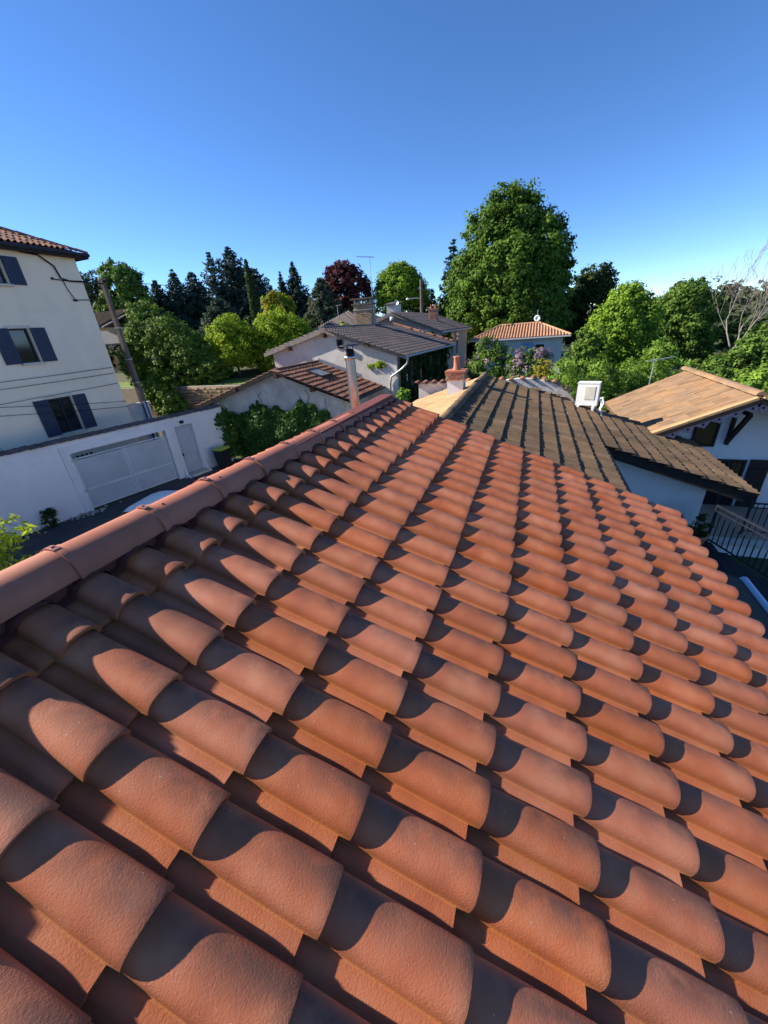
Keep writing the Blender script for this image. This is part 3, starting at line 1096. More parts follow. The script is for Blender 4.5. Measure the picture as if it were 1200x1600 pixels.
# broken stones and litter along the foot of the wall
rub = thing('rubble', 'broken stones and earth lying along the foot of the white alley wall', 'rubble', (-14.5, 9.0, -4.75), WROT)
g = Geo()
for k in range(130):
    q = rng.uniform(.02, .075)
    x = rng.choice((rng.uniform(-9, -.4), rng.gauss(-.5, .35), rng.uniform(3.4, 6.3)))
    g.box((x, -abs(rng.gauss(0.05, .22)) - .04, q * .35), (q * rng.uniform(.8, 2), q * rng.uniform(.8, 1.6), q), Matrix.Rotation(rng.uniform(0, 6), 3, Vector((rng.uniform(-.4, .4), rng.uniform(-.4, .4), 1)).normalized()))
tag(g.build('stones', M['mortar'], rub), kind='stuff')

# wheelie bin by the ivy
bn = wthing('wheelie_bin', 'dark wheelie bin with a lime green lid beside the ivy', 'bin', (-12.6, 14.1, -4.75))
g = Geo()
cx, cy = -12.6, 14.1
b_ = [(-.22, -.24), (.22, -.24), (.22, .24), (-.22, .24)]
t_ = [(-.27, -.30), (.27, -.30), (.27, .30), (-.27, .30)]
g.add([(cx + x, cy + y, -4.70) for x, y in b_] + [(cx + x, cy + y, -3.78) for x, y in t_], [(3, 2, 1, 0), (4, 5, 6, 7), (0, 1, 5, 4), (1, 2, 6, 5), (2, 3, 7, 6), (3, 0, 4, 7)])
g.build('bin_body', M['bin'], bn)
g = Geo().prism([(cx - .29, cy - .33, -3.78), (cx - .29, cy + .31, -3.775), (cx - .29, cy + .31, -3.70), (cx - .29, cy - .20, -3.69), (cx - .29, cy - .33, -3.74)], (0.58, 0, 0))
g.build('lid', M['lime'], bn)
for sx in (-.24, .24):
    g = Geo().tube([(cx + sx - .03, cy + .25, -4.65), (cx + sx + .03, cy + .25, -4.65)], 0.10, 14)
    g.build('wheel', M['rubber'], bn)
g = Geo().tube([(cx - .2, cy + .33, -3.82), (cx + .2, cy + .33, -3.82)], 0.018, 8)
g.build('handle', M['bin'], bn)

# the white car parked under our eaves, only a corner shows
car = thing('parked_car', 'small white car parked in the alley in front of the grey gate', 'car', (-9.15, 7.25, -4.75), R(99))
g = Geo()
side = [(-1.85, 0.30), (-1.80, 0.62), (-1.70, 0.86), (-1.05, 0.96), (-0.45, 1.38), (-0.2, 1.45), (0.75, 1.46), (1.15, 1.40), (1.62, 0.98), (1.80, 0.90), (1.86, 0.55), (1.82, 0.28)]
xs = [(-0.80, 0.86, 0.0), (-0.74, 1.0, 0.0), (0.74, 1.0, 0.0), (0.80, 0.86, 0.0)]
vv = []
for (px, pz) in side:
    tw = 0.80 if pz < 0.97 else 0.80 - (pz - 0.97) * 0.34
    for q in (-1, -0.86, -0.5, 0.5, 0.86, 1):
        vv.append((px * (1 - 0.03 * abs(q) ** 3), tw * q, pz - (0.05 * abs(q) ** 4 if pz > 0.9 else 0)))
n6 = 6
ff = []
ns = len(side)
for i in range(ns):
    j = (i + 1) % ns
    for k in range(5):
        ff.append((i * n6 + k, i * n6 + k + 1, j * n6 + k + 1, j * n6 + k))
ff.append(tuple(i * n6 for i in range(ns)))
ff.append(tuple(i * n6 + 5 for i in range(ns))[::-1])
g.add(vv, ff, False)
bo = g.build('body', M['car_paint'], car)
bv = bo.modifiers.new('bevel', 'BEVEL')
bv.width = 0.06
bv.segments = 3
bv.limit_method = 'ANGLE'
bv.angle_limit = R(18)
for p in bo.data.polygons:
    p.use_smooth = True


def carglass(name, poly, off):
    Geo().prism(poly, off).build(name, M['glass'], car)


carglass('windscreen', [(-1.00, -0.64, 0.995), (-1.00, 0.64, 0.995), (-0.47, 0.56, 1.375), (-0.47, -0.56, 1.375)], (-0.016, 0, 0.012))
carglass('rear_window', [(1.20, -0.55, 1.36), (1.20, 0.55, 1.36), (1.56, 0.60, 1.05), (1.56, -0.60, 1.05)], (0.016, 0, 0.012))
for s in (-1, 1):
    carglass('side_window', [(-0.72, s * 0.765, 1.02), (-0.28, s * 0.675, 1.34), (0.25, s * 0.672, 1.36), (0.25, s * 0.765, 1.02)], (0, s * 0.02, 0))
    carglass('side_window', [(0.32, s * 0.765, 1.02), (0.32, s * 0.672, 1.36), (0.95, s * 0.675, 1.34), (1.34, s * 0.765, 1.02)], (0, s * 0.02, 0))
    Geo().box((-0.80, s * 0.90, 1.02), (0.12, 0.18, 0.13)).build('wing_mirror', M['car_paint'], car)
    for wx in (-1.18, 1.15):
        g = Geo().tube([(wx, s * 0.62, 0.29), (wx, s * 0.815, 0.29)], 0.29, 22)
        w_ = g.build('wheel', M['rubber'], car)
        g = Geo().tube([(wx, s * 0.80, 0.29), (wx, s * 0.825, 0.29)], 0.19, 18)
        g.build('rim', M['zinc'], w_)
    Geo().box((-1.76, s * 0.55, 0.72), (0.10, 0.30, 0.14)).build('headlight', M['glass'], car)
    Geo().box((1.80, s * 0.62, 0.80), (0.08, 0.14, 0.24)).build('tail_light', M['brick_red'], car)

# ------------------------------------------------------------------ generic roof tile courses
def tile_mesh(name, w, l, h, mat, kind='roman', th=0.02):
    g = Geo()
    if kind == 'roman':
        pr = [(0.0, 0.0), (0.34, 0.0), (0.44, h * 0.75), (0.60, h), (0.78, h * 0.9), (0.92, h * 0.4), (1.0, 0.05 * h)]
    elif kind == 'flat':
        pr = [(0.0, 0.0), (0.10, h * 0.8), (0.22, h * 0.15), (0.55, 0.0), (0.70, h * 0.35), (0.9, 0.1 * h), (0.985, 0.0)]
    else:
        pr = [(0.0, 0.0), (0.18, h * .7), (0.36, h), (0.55, h * .7), (0.72, 0.0), (1.0, -.15 * h)]
    m = len(pr)
    vv = [(x * w, -l, z) for x, z in pr] + [(x * w, 0, z + th) for x, z in pr] + [(x * w, 0, z) for x, z in pr]
    ff = [(k, k + 1, m + k + 1, m + k) for k in range(m - 1)]
    g.add(vv, ff, kind != 'flat')
    g.add([vv[m + k] for k in range(m)] + [vv[2 * m + k] for k in range(m)], [(k, k + 1, m + k + 1, m + k) for k in range(m - 1)])
    me = g.mesh(name)
    me.materials.append(mat)
    return me


def lay_tiles(parent, me, org, along, down, n_al, n_dn, w, gauge, name='roof_tile', near=None, limit=300, clip=None, jit=1.0):
    """Courses of one tile mesh on a slope. The `limit` tiles nearest `near` are objects; the rest are joined into one part."""
    along, down = Vector(along).normalized(), Vector(down).normalized()
    nz = along.cross(down)
    if nz.z < 0:
        nz = -nz
    spots = []
    for i in range(n_dn):
        for j in range(n_al):
            p = Vector(org) + along * (j * w) + down * ((i + 1) * gauge)
            if clip and not clip(p):
                continue
            spots.append(p)
    near = Vector(near) if near is not None else Vector((1.4, 0, 1))
    spots.sort(key=lambda p: (p - near).length)
    rot = Matrix((along, down, nz)).transposed().to_4x4()
    if rot.to_3x3().determinant() < 0:
        rot = Matrix((-along, down, nz)).transposed().to_4x4()
    rest = Geo()
    src = [v.co.copy() for v in me.vertices]
    fs = [tuple(p.vertices) for p in me.polygons]
    smo = me.polygons[0].use_smooth
    for k, p in enumerate(spots):
        T = Matrix.Translation(p + nz * rng.uniform(-.004, .006) * jit) @ rot @ Matrix.Rotation(rng.uniform(-.02, .02) * jit, 4, 'Z')
        if k < limit:
            o = bpy.data.objects.new(name, me)
            coll.objects.link(o)
            o.parent = parent
            o.matrix_local = T
        else:
            rest.add([T @ q for q in src], fs, smo)
    if rest.v:
        mm = rest.mesh(name + '_rest')
        mm.materials.append(me.materials[0])
        tag(link('further_' + name + 's', mm, None, parent), kind='stuff')


# ------------------------------------------------------------------ tall house on the left
HX = -17.0
lh = wthing('tall_house', 'tall cream rendered house with navy shutters on the left', 'house', (-21.5, 5.0, -4.75))
WIN = [(8.95, 10.55, 3.42, 4.30), (9.85, 10.52, 0.74, 1.95), (10.12, 11.04, -2.08, -0.66), (7.15, 7.85, -3.05, -2.15), (6.2, 7.1, 0.74, 1.95), (5.9, 6.9, 3.42, 4.30)]
g = Geo()
# street wall cut around the windows: strips between the openings
ycuts = sorted(set([-4.0, 13.35] + [w[0] for w in WIN] + [w[1] for w in WIN]))
for a, b in zip(ycuts, ycuts[1:]):
    m_ = (a + b) / 2
    ops = sorted([(w[2], w[3]) for w in WIN if w[0] <= m_ <= w[1]])
    z = -4.9
    for o0, o1 in ops + [(4.66, 4.66)]:
        if o0 > z:
            g.box((HX - 0.15, m_, (z + o0) / 2), (0.30, b - a, o0 - z))
        z = o1
g.box((HX - 4.65, 13.23, -0.12), (8.70, 0.24, 9.56))
g.box((HX - 4.65, -3.88, -0.12), (8.70, 0.24, 9.56))
g.box((HX - 8.9, 4.67, -0.12), (0.24, 17.0, 9.56))
g.build('wall', M['plaster_cream'], lh)
for (a, b, z0, z1), sh in zip(WIN, ('r', 'lr', 'lr', '', 'lr', 'lr')):
    g = Geo()
    fw = 0.06
    xw = HX - 0.14
    g.box((xw, a + fw / 2, (z0 + z1) / 2), (0.06, fw, z1 - z0))
    g.box((xw, b - fw / 2, (z0 + z1) / 2), (0.06, fw, z1 - z0))
    g.box((xw, (a + b) / 2, z1 - fw / 2), (0.06, b - a - 2 * fw, fw))
    g.box((xw, (a + b) / 2, z0 + fw / 2), (0.06, b - a - 2 * fw, fw))
    if b - a > 0.85:
        g.box((xw + 0.004, (a + b) / 2, (z0 + z1) / 2), (0.06, 0.05, z1 - z0 - 2 * fw))
    wf = g.build('window', M['navy_frame'], lh)
    g = Geo().box((xw - 0.012, (a + b) / 2, (z0 + z1) / 2), (0.012, b - a - 0.11, z1 - z0 - 0.11))
    g.build('pane', M['glass'], wf)
    g = Geo().box((HX + 0.02, (a + b) / 2, z0 - 0.045), (0.22, b - a + 0.14, 0.075))
    g.build('sill', M['stone_sill'], wf)
    if z1 < 4.0:
        g = Geo().box((HX + 0.004, (a + b) / 2, z1 + 0.055), (0.03, b - a + 0.2, 0.10))
        g.build('lintel', M['stone_sill'], wf)
    for sd in sh:
        w2 = 0.53
        y = a - 0.03 - w2 / 2 if sd == 'l' else b + 0.03 + w2 / 2
        g = Geo().box((HX + 0.05, y, (z0 + z1) / 2), (0.035, w2, z1 - z0 + 0.02))
        so = g.build('shutter', M['navy'], lh)
        for q in range(1, 4):
            Geo().box((HX + 0.0685, y - w2 / 2 + q * w2 / 4, (z0 + z1) / 2), (0.002, 0.008, z1 - z0)).build('board_joint', M['dark'], so)
        for zz in (z0 + 0.2, z1 - 0.2):
            Geo().box((HX + 0.076, y, zz), (0.016, w2 - 0.04, 0.07)).build('batten', M['navy'], so)
# hipped roof
ez, ov = 4.64, 0.36
ex0, ex1, ey0, ey1 = HX - 9.0 - ov, HX + ov, -4.0 - ov, 13.35 + ov
rp = math.tan(R(24))
hw = (ex1 - ex0) / 2
rz = ez + hw * rp
A, B_, C2, D_ = (ex1, ey1, ez), (ex0, ey1, ez), (ex0, ey0, ez), (ex1, ey0, ez)
E_, F_ = ((ex0 + ex1) / 2, ey1 - hw, rz), ((ex0 + ex1) / 2, ey0 + hw, rz)
g = Geo().add([A, B_, C2, D_, E_, F_], [(0, 4, 5, 3), (1, 2, 5, 4), (0, 1, 4), (2, 3, 5), (0, 3, 2, 1)])
lroof = g.build('roof', M['flashing'], lh)
g = Geo()
fz = ez - 0.07
g.box((ex1 - 0.01, (ey0 + ey1) / 2, fz), (0.03, ey1 - ey0, 0.15))
g.box(((ex0 + ex1) / 2, ey1 - 0.01, fz), (ex1 - ex0 - 0.05, 0.03, 0.15))
g.box((ex1 - 0.26, (ey0 + ey1) / 2, ez - 0.10), (0.46, ey1 - ey0 - 0.1, 0.04))
g.build('fascia', M['black_wood'], lroof)
g = Geo().tube([(ex1 + 0.06, ey0, ez - 0.02), (ex1 + 0.06, ey1, ez - 0.02)], 0.065, 10)
g.build('gutter', M['iron'], lroof)
tm = tile_mesh('house_tile', 0.21, 0.42, 0.07, M['tile_old_red'], 'roman', 0.03)
cs, sn = math.cos(R(24)), math.sin(R(24))
ncol = int((ey1 - ey0) / 0.21)
lay_tiles(lroof, tm, (ex1 - hw * 1.0, ey0, rz + 0.02), (0, 1, 0), (cs, 0, -sn), ncol, int(hw / cs / 0.36), 0.21, 0.36, near=(-16, 13, 4.6), limit=260,
          clip=lambda p: (ey1 - p.y) > (ex1 - p.x) - 0.15 and (p.y - ey0) > (ex1 - p.x) and p.x < ex1 + 0.12)
hipdir = (Vector(E_) - Vector(A))
k = 0.0
gt = Geo()
vv = []
for y, r_ in ((0, .10), (.40, .115)):
    for a in range(7):
        an = math.pi * a / 6
        vv.append((r_ * math.cos(an), y, r_ * math.sin(an) * 0.8))
gt.add(vv, [(a, a + 1, a + 8, a + 7) for a in range(6)], True)
hip_me = gt.mesh('hip_tile')
hip_me.materials.append(M['tile_old_red'])


def ridge_run(parent, a, b, me, step, lift=0.03, name='ridge_tile'):
    a, b = Vector(a), Vector(b)
    d = (b - a).normalized()
    s_ = d.cross(Vector((0, 0, 1))).normalized()
    u = s_.cross(d)
    rot = Matrix((s_, d, u)).transposed().to_4x4()
    n = int((b - a).length / step)
    for k in range(n):
        o = bpy.data.objects.new(name, me)
        coll.objects.link(o)
        o.parent = parent
        o.matrix_local = Matrix.Translation(a + d * (k * step) + u * (lift + rng.uniform(-.008, .008))) @ rot @ Matrix.Rotation(rng.uniform(-.03, .03), 4, 'Y')


ridge_run(lroof, A, E_, hip_me, 0.37, 0.05, 'hip_tile')
ridge_run(lroof, E_, F_, hip_me, 0.37, 0.05, 'hip_tile')
g = Geo().box((-19.3, 10.0, 6.1), (0.45, 0.45, 1.3))
chs = g.build('chimney', M['pink_render'], lroof)

# power line bracket and cable on the tall house, the pole beyond it, wires
cab = wthing('wall_cable', 'black power cable running down the corner of the cream house', 'cable', (HX, 12.6, 3.0))
g = Geo().tube([(HX + .06, 11.3, 4.52), (HX + .06, 11.9, 4.48), (HX + .06, 12.35, 4.15), (HX + .06, 12.45, 3.75), (HX + .07, 12.75, 3.66), (HX + .1, 13.5, 3.68)], 0.032, 8)
g.build('main_cable', M['cable'], cab)
g = Geo().tube([(HX + .05, 12.5, 3.70), (HX + .05, 12.55, 3.4), (HX + .05, 12.72, 2.98)], 0.018, 6)
g.tube([(HX + .05, 12.62, 2.97), (HX + .05, 13.3, 3.0)], 0.016, 6)
g.build('branch_cable', M['cable'], cab)
g = Geo().bar((HX + .04, 12.12, 3.70), (HX + .04, 12.65, 3.66), 0.03)
g.box((HX + .05, 12.12, 3.71), (.06, .08, .08))
g.box((HX + .05, 12.72, 2.96), (.06, .12, .08))
g.build('bracket', M['iron'], cab)

pole = wthing('utility_pole', 'slim brown concrete utility pole between the cream house and the stone wall', 'pole', (-17.45, 14.6, -4.75))
g = Geo()
px, py = -17.45, 14.6
vv = []
for z, w in ((-4.8, 0.155), (3.95, 0.085)):
    for i, j in ((-1, -1), (1, -1), (1, 1), (-1, 1)):
        vv.append((px + i * w, py + j * w * 0.8, z))
g.add(vv, [(3, 2, 1, 0), (4, 5, 6, 7), (0, 1, 5, 4), (1, 2, 6, 5), (2, 3, 7, 6), (3, 0, 4, 7)])
g.build('shaft', M['concrete'], pole)
g = Geo()
for z in (1.9, 0.5, -0.6):
    w = 0.155 - (z + 4.8) * 0.008
    g.box((px, py, z), (2 * w + 0.02, 1.6 * w + 0.02, 0.04))
g.build('strap', M['zinc'], pole)
g = Geo().bar((px - 0.25, py, 3.8), (px + 0.25, py, 3.8), 0.05)
g.lathe((px - .2, py, 3.82), [(0.03, 0), (0.045, 0.04), (0.02, 0.09), (0, 0.1)], 8)
g.lathe((px + .2, py, 3.82), [(0.03, 0), (0.045, 0.04), (0.02, 0.09), (0, 0.1)], 8)
g.build('crossarm', M['iron'], pole)
g = Geo().tube([(px + .24, py - .12, -4.7), (px + .21, py - .12, -1.5)], 0.05, 8)
g.build('conduit', M['pipe_blue'], pole)


def wire(label, a, b, sag, r=0.008):
    a, b = Vector(a), Vector(b)
    pts = [a.lerp(b, t / 14) - Vector((0, 0, sag * 4 * (t / 14) * (1 - t / 14))) for t in range(15)]
    o = Geo().tube(pts, r, 5, caps=False).build('overhead_wire', M['cable'], None, fix=False)
    tag(o, label, 'wire', 'overhead wires of the power line')
    return o


wire('thick bundled wire from the pole top to the cream house', (px, py, 3.75), (HX + .1, 13.3, 3.68), 0.03, 0.03)
wire('upper wire running from the pole away over the garden', (px + .2, py, 3.85), (-13, 60, 5.6), 0.6, 0.016)
wire('wire crossing low in front of the dark conifers', (px, py, 1.95), (-9, 64, 2.6), 0.3, 0.016)
wire('second wire crossing below the dark conifers', (px, py, 0.4), (-9, 64, 1.0), 0.3, 0.014)
# wires strung across the alley in front of the cream facade
for lab, z0, z1, y0, y1 in (('topmost wire strung across the cream facade', .22, .25, 3, 13.2), ('second wire strung across the cream facade', -.02, .0, 3, 13.2), ('thick wire strung across the cream facade under the middle window', -.55, -.45, 3, 13.2), ('sagging wire crossing the cream facade above the lower window', -.25, -1.30, 6, 13.3), ('lowest wire slanting across the cream facade', -.45, -1.55, 5, 13.3)):
    wire(lab, (HX + .35, y0, z0), (HX + .12, y1, z1), 0.05, 0.011)

# low pale wall closing the gap between house and pole
lw = wthing('garden_wall', 'low pale wall stub between the cream house corner and the pole', 'wall', (-17.6, 14.0, -4.75))
g = Geo().box((-17.6, 14.15, -3.2), (0.3, 1.55, 3.1))
g.build('wall_body', M['old_white'], lw)
g = Geo().box((-17.6, 14.15, -1.62), (0.42, 1.65, 0.07))
g.build('capstone', M['stone_sill'], lw)

# ------------------------------------------------------------------ stone retaining wall of the garden
sw = wthing('retaining_wall', 'rough tan rubble stone wall holding up the garden', 'wall', (-18.5, 18.7, -4.75))
g = Geo().box((-26.0, 18.80, -3.1), (25.0, 0.22, 3.44))
g.build('wall_core', M['mortar'], sw)
stones = []
for q in range(6):
    g = Geo()
    r_ = random.Random(q)
    g.box((0, 0, 0), (1, 1, 1))
    g2 = Geo()
    g2.add([(x * r_.uniform(.82, 1), y, z * r_.uniform(.80, 1)) for x, y, z in [Vector(p) for p in g.v]], g.f)
    me = g2.mesh('stone')
    me.materials.append(M['stone'])
    stones.append(me)
z = -3.45
cnt = 0
while z < -1.45:
    hh = rng.uniform(0.11, 0.18)
    x = -22.6 + rng.uniform(0, .3)
    while x < -13.8:
        ww = rng.uniform(0.22, 0.52)
        o = bpy.data.objects.new('stone', stones[rng.randrange(6)])
        coll.objects.link(o)
        o.parent = sw
        o.matrix_parent_inverse = ROOT_LOC[sw.name]
        o.location = (x + ww / 2, 18.66 + rng.uniform(-.03, .03), z + hh / 2)
        o.scale = (ww - .02, 0.22, hh - .018)
        o.rotation_euler = (rng.uniform(-.08, .08), rng.uniform(-.05, .05), rng.uniform(-.08, .08))
        x += ww
        cnt += 1
    z += hh

# ------------------------------------------------------------------ yellow house and shed behind, far left
yh = wthing('ochre_house', 'ochre walled house with a brown tiled roof behind the utility pole', 'house', (-33.0, 27.0, -2.0))
g = Geo().box((-35.9, 28.0, 0.2), (7.6, 6.0, 5.0))
g.build('wall', M['yellow_render'], yh)
g = Geo()
g.prism([(-40.2, 24.4, 2.62), (-31.7, 24.4, 2.62), (-31.7, 28.0, 3.95), (-40.2, 28.0, 3.95)], (0, 0.02, 0.12))
g.prism([(-40.2, 31.6, 2.62), (-31.7, 31.6, 2.62), (-31.7, 28.02, 3.95), (-40.2, 28.02, 3.95)], (0, 0.02, 0.12))
yr = g.build('roof', M['tile_dark'], yh)
tmy = tile_mesh('ochre_house_tile', 0.24, 0.42, 0.08, M['tile_brown'], 'roman', 0.03)
lay_tiles(yr, tmy, (-40.2, 27.95, 4.09), (1, 0, 0), (0, -.938, -.347), 35, 10, 0.24, 0.38, limit=0)
for wx in (-33.6, -31.8):
    f_ = Geo().box((wx, 24.98, 1.2), (0.75, 0.08, 1.2)).build('window', M['stone_sill'], yh)
    Geo().box((wx, 24.93, 1.2), (0.58, 0.02, 1.02)).build('pane', M['glass'], f_)
shd = wthing('open_shed', 'small open shed with a pale gable beside the big laurel', 'shed', (-26.30, 17.6, -1.6))
g = Geo().prism([(-27.10, 17.3, -4.4), (-23.30, 17.3, -4.4), (-23.30, 17.3, 1.3), (-25.20, 17.3, 2.0), (-27.10, 17.3, 1.3)], (0, 0.2, 0))
g.build('gable', M['old_white'], shd)
g = Geo()
g.prism([(-27.40, 16.7, 1.25), (-25.20, 16.7, 2.05), (-25.20, 16.7, 2.13), (-27.40, 16.7, 1.33)], (0, 3, 0))
g.prism([(-25.19, 16.7, 2.05), (-23.00, 16.7, 1.25), (-23.00, 16.7, 1.33), (-25.19, 16.7, 2.13)], (0, 3, 0))
g.build('roof', M['grey_wood'], shd)
g = Geo().prism([(-26.50, 17.24, -1.4), (-23.80, 17.24, -1.4), (-23.80, 17.24, 0.75), (-26.50, 17.24, 0.75)], (0, 0.05, 0))  # dark slab on the solid gable paints the shade inside the shed
g.build('opening_shade_panel', M['dark'], shd)
# ------------------------------------------------------------------ gabled houses across the alley (gables face us, ridges run away)
def gable_house(o, x0, x1, xr, y0, y1, zl, zr_, zt, ov_l, ov_r, ov_f, ov_b, wallmat, zb=-4.9, thick=0.10, edge='grey_wood', wall_in=0.0):
    """wall (front gable, sides, back), roof of two slabs with barge boards. zl / zr_ / zt are at the wall lines. Returns the roof part."""
    g = Geo()
    g.prism([(x0, y0, zb), (x1, y0, zb), (x1, y0, zr_ - .10), (xr, y0, zt - .10), (x0, y0, zl - .10)], (0, y1 - y0, 0))
    w = g.build('wall', wallmat, o)
    sl, sr = (zt - zl) / (xr - x0), (zt - zr_) / (x1 - xr)
    ya, yb = y0 - ov_f, y1 + ov_b
    eL = (x0 - ov_l, zl - sl * ov_l)
    eR = (x1 + ov_r, zr_ - sr * ov_r)
    g = Geo()
    g.prism([(eL[0], ya, eL[1]), (xr - 0.002, ya, zt), (xr - 0.002, ya, zt - thick), (eL[0], ya, eL[1] - thick)], (0, yb - ya, 0))
    g.prism([(eR[0], ya, eR[1]), (xr + 0.002, ya, zt), (xr + 0.002, ya, zt - thick), (eR[0], ya, eR[1] - thick)], (0, yb - ya, 0))
    r = g.build('roof', M['brown_wood'], o)
    g = Geo()
    for e, sgn in ((eL, 1), (eR, -1)):
        g.prism([(e[0], ya - 0.03, e[1] + 0.02), (xr - sgn * 0.003, ya - 0.03, zt + 0.02), (xr - sgn * 0.003, ya - 0.03, zt - 0.19), (e[0], ya - 0.03, e[1] - 0.19)], (0, 0.027, 0))
    g.build('barge_board', M[edge], r)
    return r, eL, eR, w, (sl, sr)


# ---- ivy clad outhouse
iv = wthing('ivy_outhouse', 'low white gabled outhouse with rusty striped tiles and an ivy covered front', 'outhouse', (-10.3, 16.2, -4.75))
ir, eL, eR, _, (sl, sr) = gable_house(iv, -14.55, -6.75, -9.85, 16.2, 19.95, -1.85, -1.50, -0.40, 0.7, 0.75, 0.42, -0.02, M['old_white'], edge='black_wood')
ty0 = 15.78
tmi = tile_mesh('outhouse_tile', 0.32, 0.42, 0.035, M['tile_outhouse'], 'flat', 0.05)
a_ = math.atan(sr)
nd = int(((eR[0] + 9.85) / math.cos(a_)) / 0.37 + 0.5)
lay_tiles(ir, tmi, (-9.85, ty0, -0.385), (0, 1, 0), (math.cos(a_), 0, -math.sin(a_)), 13, nd, 0.32, 0.37)
a2 = math.atan(sl)
lay_tiles(ir, tmi, (-9.85, ty0 + 0.0, -0.385), (0, 1, 0), (-math.cos(a2), 0, -math.sin(a2)), 13, int(((-9.85 - eL[0]) / math.cos(a2)) / 0.37 + 0.5), 0.32, 0.37, limit=0)
g = Geo()
g.box((-9.85, (ty0 + 19.9) / 2, -0.36), (0.22, 19.9 - ty0, 0.07))
g.build('ridge_cap', M['brown_wood'], ir)
g = Geo().tube([(eR[0] + .07, ty0, eR[1] - .06), (eR[0] + .07, 19.95, eR[1] - .06)], 0.06, 8)
g.build('gutter', M['iron'], ir)
g = Geo()
g.bar((-9.8, 19.90, -0.30), (eR[0], 19.90, eR[1] + 0.10), 0.05, 0.16)
g.build('flashing', M['zinc'], ir)
# roof hatch lying open on the tiles
dn = Vector((math.cos(a_), 0, -math.sin(a_)))
up_ = Vector((math.sin(a_), 0, math.cos(a_)))
c_ = Vector((-9.85, 17.6, -0.385)) + dn * 1.35 + up_ * 0.10
rot = Matrix((dn, Vector((0, 1, 0)), up_)).transposed()
if rot.determinant() < 0:
    rot = Matrix((dn, Vector((0, -1, 0)), up_)).transposed()
hat = Geo().box(c_, (0.85, 1.0, 0.03), rot).build('skylight', M['zinc'], ir)
g = Geo()
for q, sz in (((0.45, 0), (0.07, 1.15, 0.09)), ((-0.45, 0), (0.07, 1.15, 0.09)), ((0, 0.54), (0.83, 0.07, 0.09)), ((0, -0.54), (0.83, 0.07, 0.09))):
    g.box(c_ + dn * q[0] + Vector((0, q[1], 0)), sz, rot)
g.build('skylight_frame', M['black_wood'], hat)
g = Geo()
for x, z in ((-12.4, -1.22), (-9.85, -0.66), (-8.0, -1.3)):
    g.box((x, 15.95, z), (0.18, 0.5, 0.2))
g.build('purlin_end', M['brown_wood'], ir)
g = Geo()
for x0_, z0_ in ((-8.6, -1.35), (-7.6, -1.75), (-9.0, -1.6), (-11.2, -1.45)):
    p = Vector((x0_, 16.17, z0_))
    for q in range(5):
        n_ = p + Vector((rng.uniform(-.2, .28), 0, rng.uniform(-.32, .05)))
        g.tube([p, n_], 0.012, 5, caps=False)
        p = n_
g.build('dry_stem', M['bark'], iv)

# ---- grey rendered house
gh = wthing('grey_house', 'grey rough rendered house with a dark grooved tile roof and low gable', 'house', (-9.0, 20.0, -4.75))
gr, gL, gR, gw, (gsl, gsr) = gable_house(gh, -12.95, -5.15, -9.2, 20.0, 29.3, 0.28, -0.08, 1.20, 0.5, 0.62, 0.20, 0.02, M['grey_render'])
tmg = tile_mesh('grooved_tile', 0.29, 0.40, 0.06, M['tile_dark'], 'roman', 0.03)
a_ = math.atan(gsr)
lay_tiles(gr, tmg, (-9.2, 19.8, 1.225), (0, 1, 0), (math.cos(a_), 0, -math.sin(a_)), 34, int(((gR[0] + 9.2) / math.cos(a_)) / 0.36 + 0.6), 0.29, 0.36, limit=0)
a_ = math.atan(gsl)
lay_tiles(gr, tmg, (-9.2, 19.8, 1.225), (0, 1, 0), (-math.cos(a_), 0, -math.sin(a_)), 34, int(((-9.2 - gL[0]) / math.cos(a_)) / 0.36 + 0.6), 0.29, 0.36, limit=0)
rid = tile_mesh('x', 0.3, 0.4, 0.1, M['tile_dark'])
g = Geo()
g.tube([(-9.2, 19.8, 1.23), (-9.2, 29.3, 1.23)], 0.11, 8)
g.build('ridge_cap', M['tile_dark'], gr)
# row of old red tiles along the far verge
ov_me = tile_mesh('verge_tile', 0.22, 0.42, 0.10, M['tile_old_red'], 'barrel', 0.03)
a_ = math.atan(gsr)
for k in range(13):
    o = link('verge_tile', ov_me, None, gr)
    p = Vector((-9.2, 29.25, 1.25)) + Vector((math.cos(a_), 0, -math.sin(a_))) * (0.42 + 0.36 * k)
    o.matrix_local = Matrix.Translation(p + Vector((0, rng.uniform(-.05, .05), .05))) @ Matrix(((0, math.cos(a_), math.sin(a_)), (1, 0, 0), (0, -math.sin(a_), math.cos(a_)))).to_4x4()
# gutter and swan neck downpipe on the right
g = Geo().tube([(gR[0] + .08, 19.77, gR[1] - .05), (gR[0] + .08, 29.3, gR[1] - .05)], 0.075, 10)
g.build('gutter', M['zinc'], gr)
g = Geo().tube([(gR[0] + .08, 19.75, gR[1] - .12), (gR[0] + .06, 19.75, gR[1] - .38), (gR[0] - .25, 19.85, gR[1] - .62), (-5.45, 19.9, gR[1] - 1.02), (-5.55, 19.92, gR[1] - 1.35), (-5.55, 19.92, -4.7)], 0.055, 10)
g.build('downpipe', M['zinc'], gh)
# small vent window and beam ends in the gable
f_ = Geo().box((-8.35, 19.985, 0.42), (0.42, 0.06, 0.52)).build('window', M['grey_wood'], gh)
Geo().box((-8.35, 19.95, 0.42), (0.30, 0.03, 0.40)).build('pane', M['dark'], f_)
g = Geo()
for x, z in ((-11.6, 0.36), (-9.2, 0.90), (-6.6, 0.32)):
    g.box((x, 19.8, z), (0.2, 0.42, 0.24))
g.build('purlin_end', M['brown_wood'], gr)
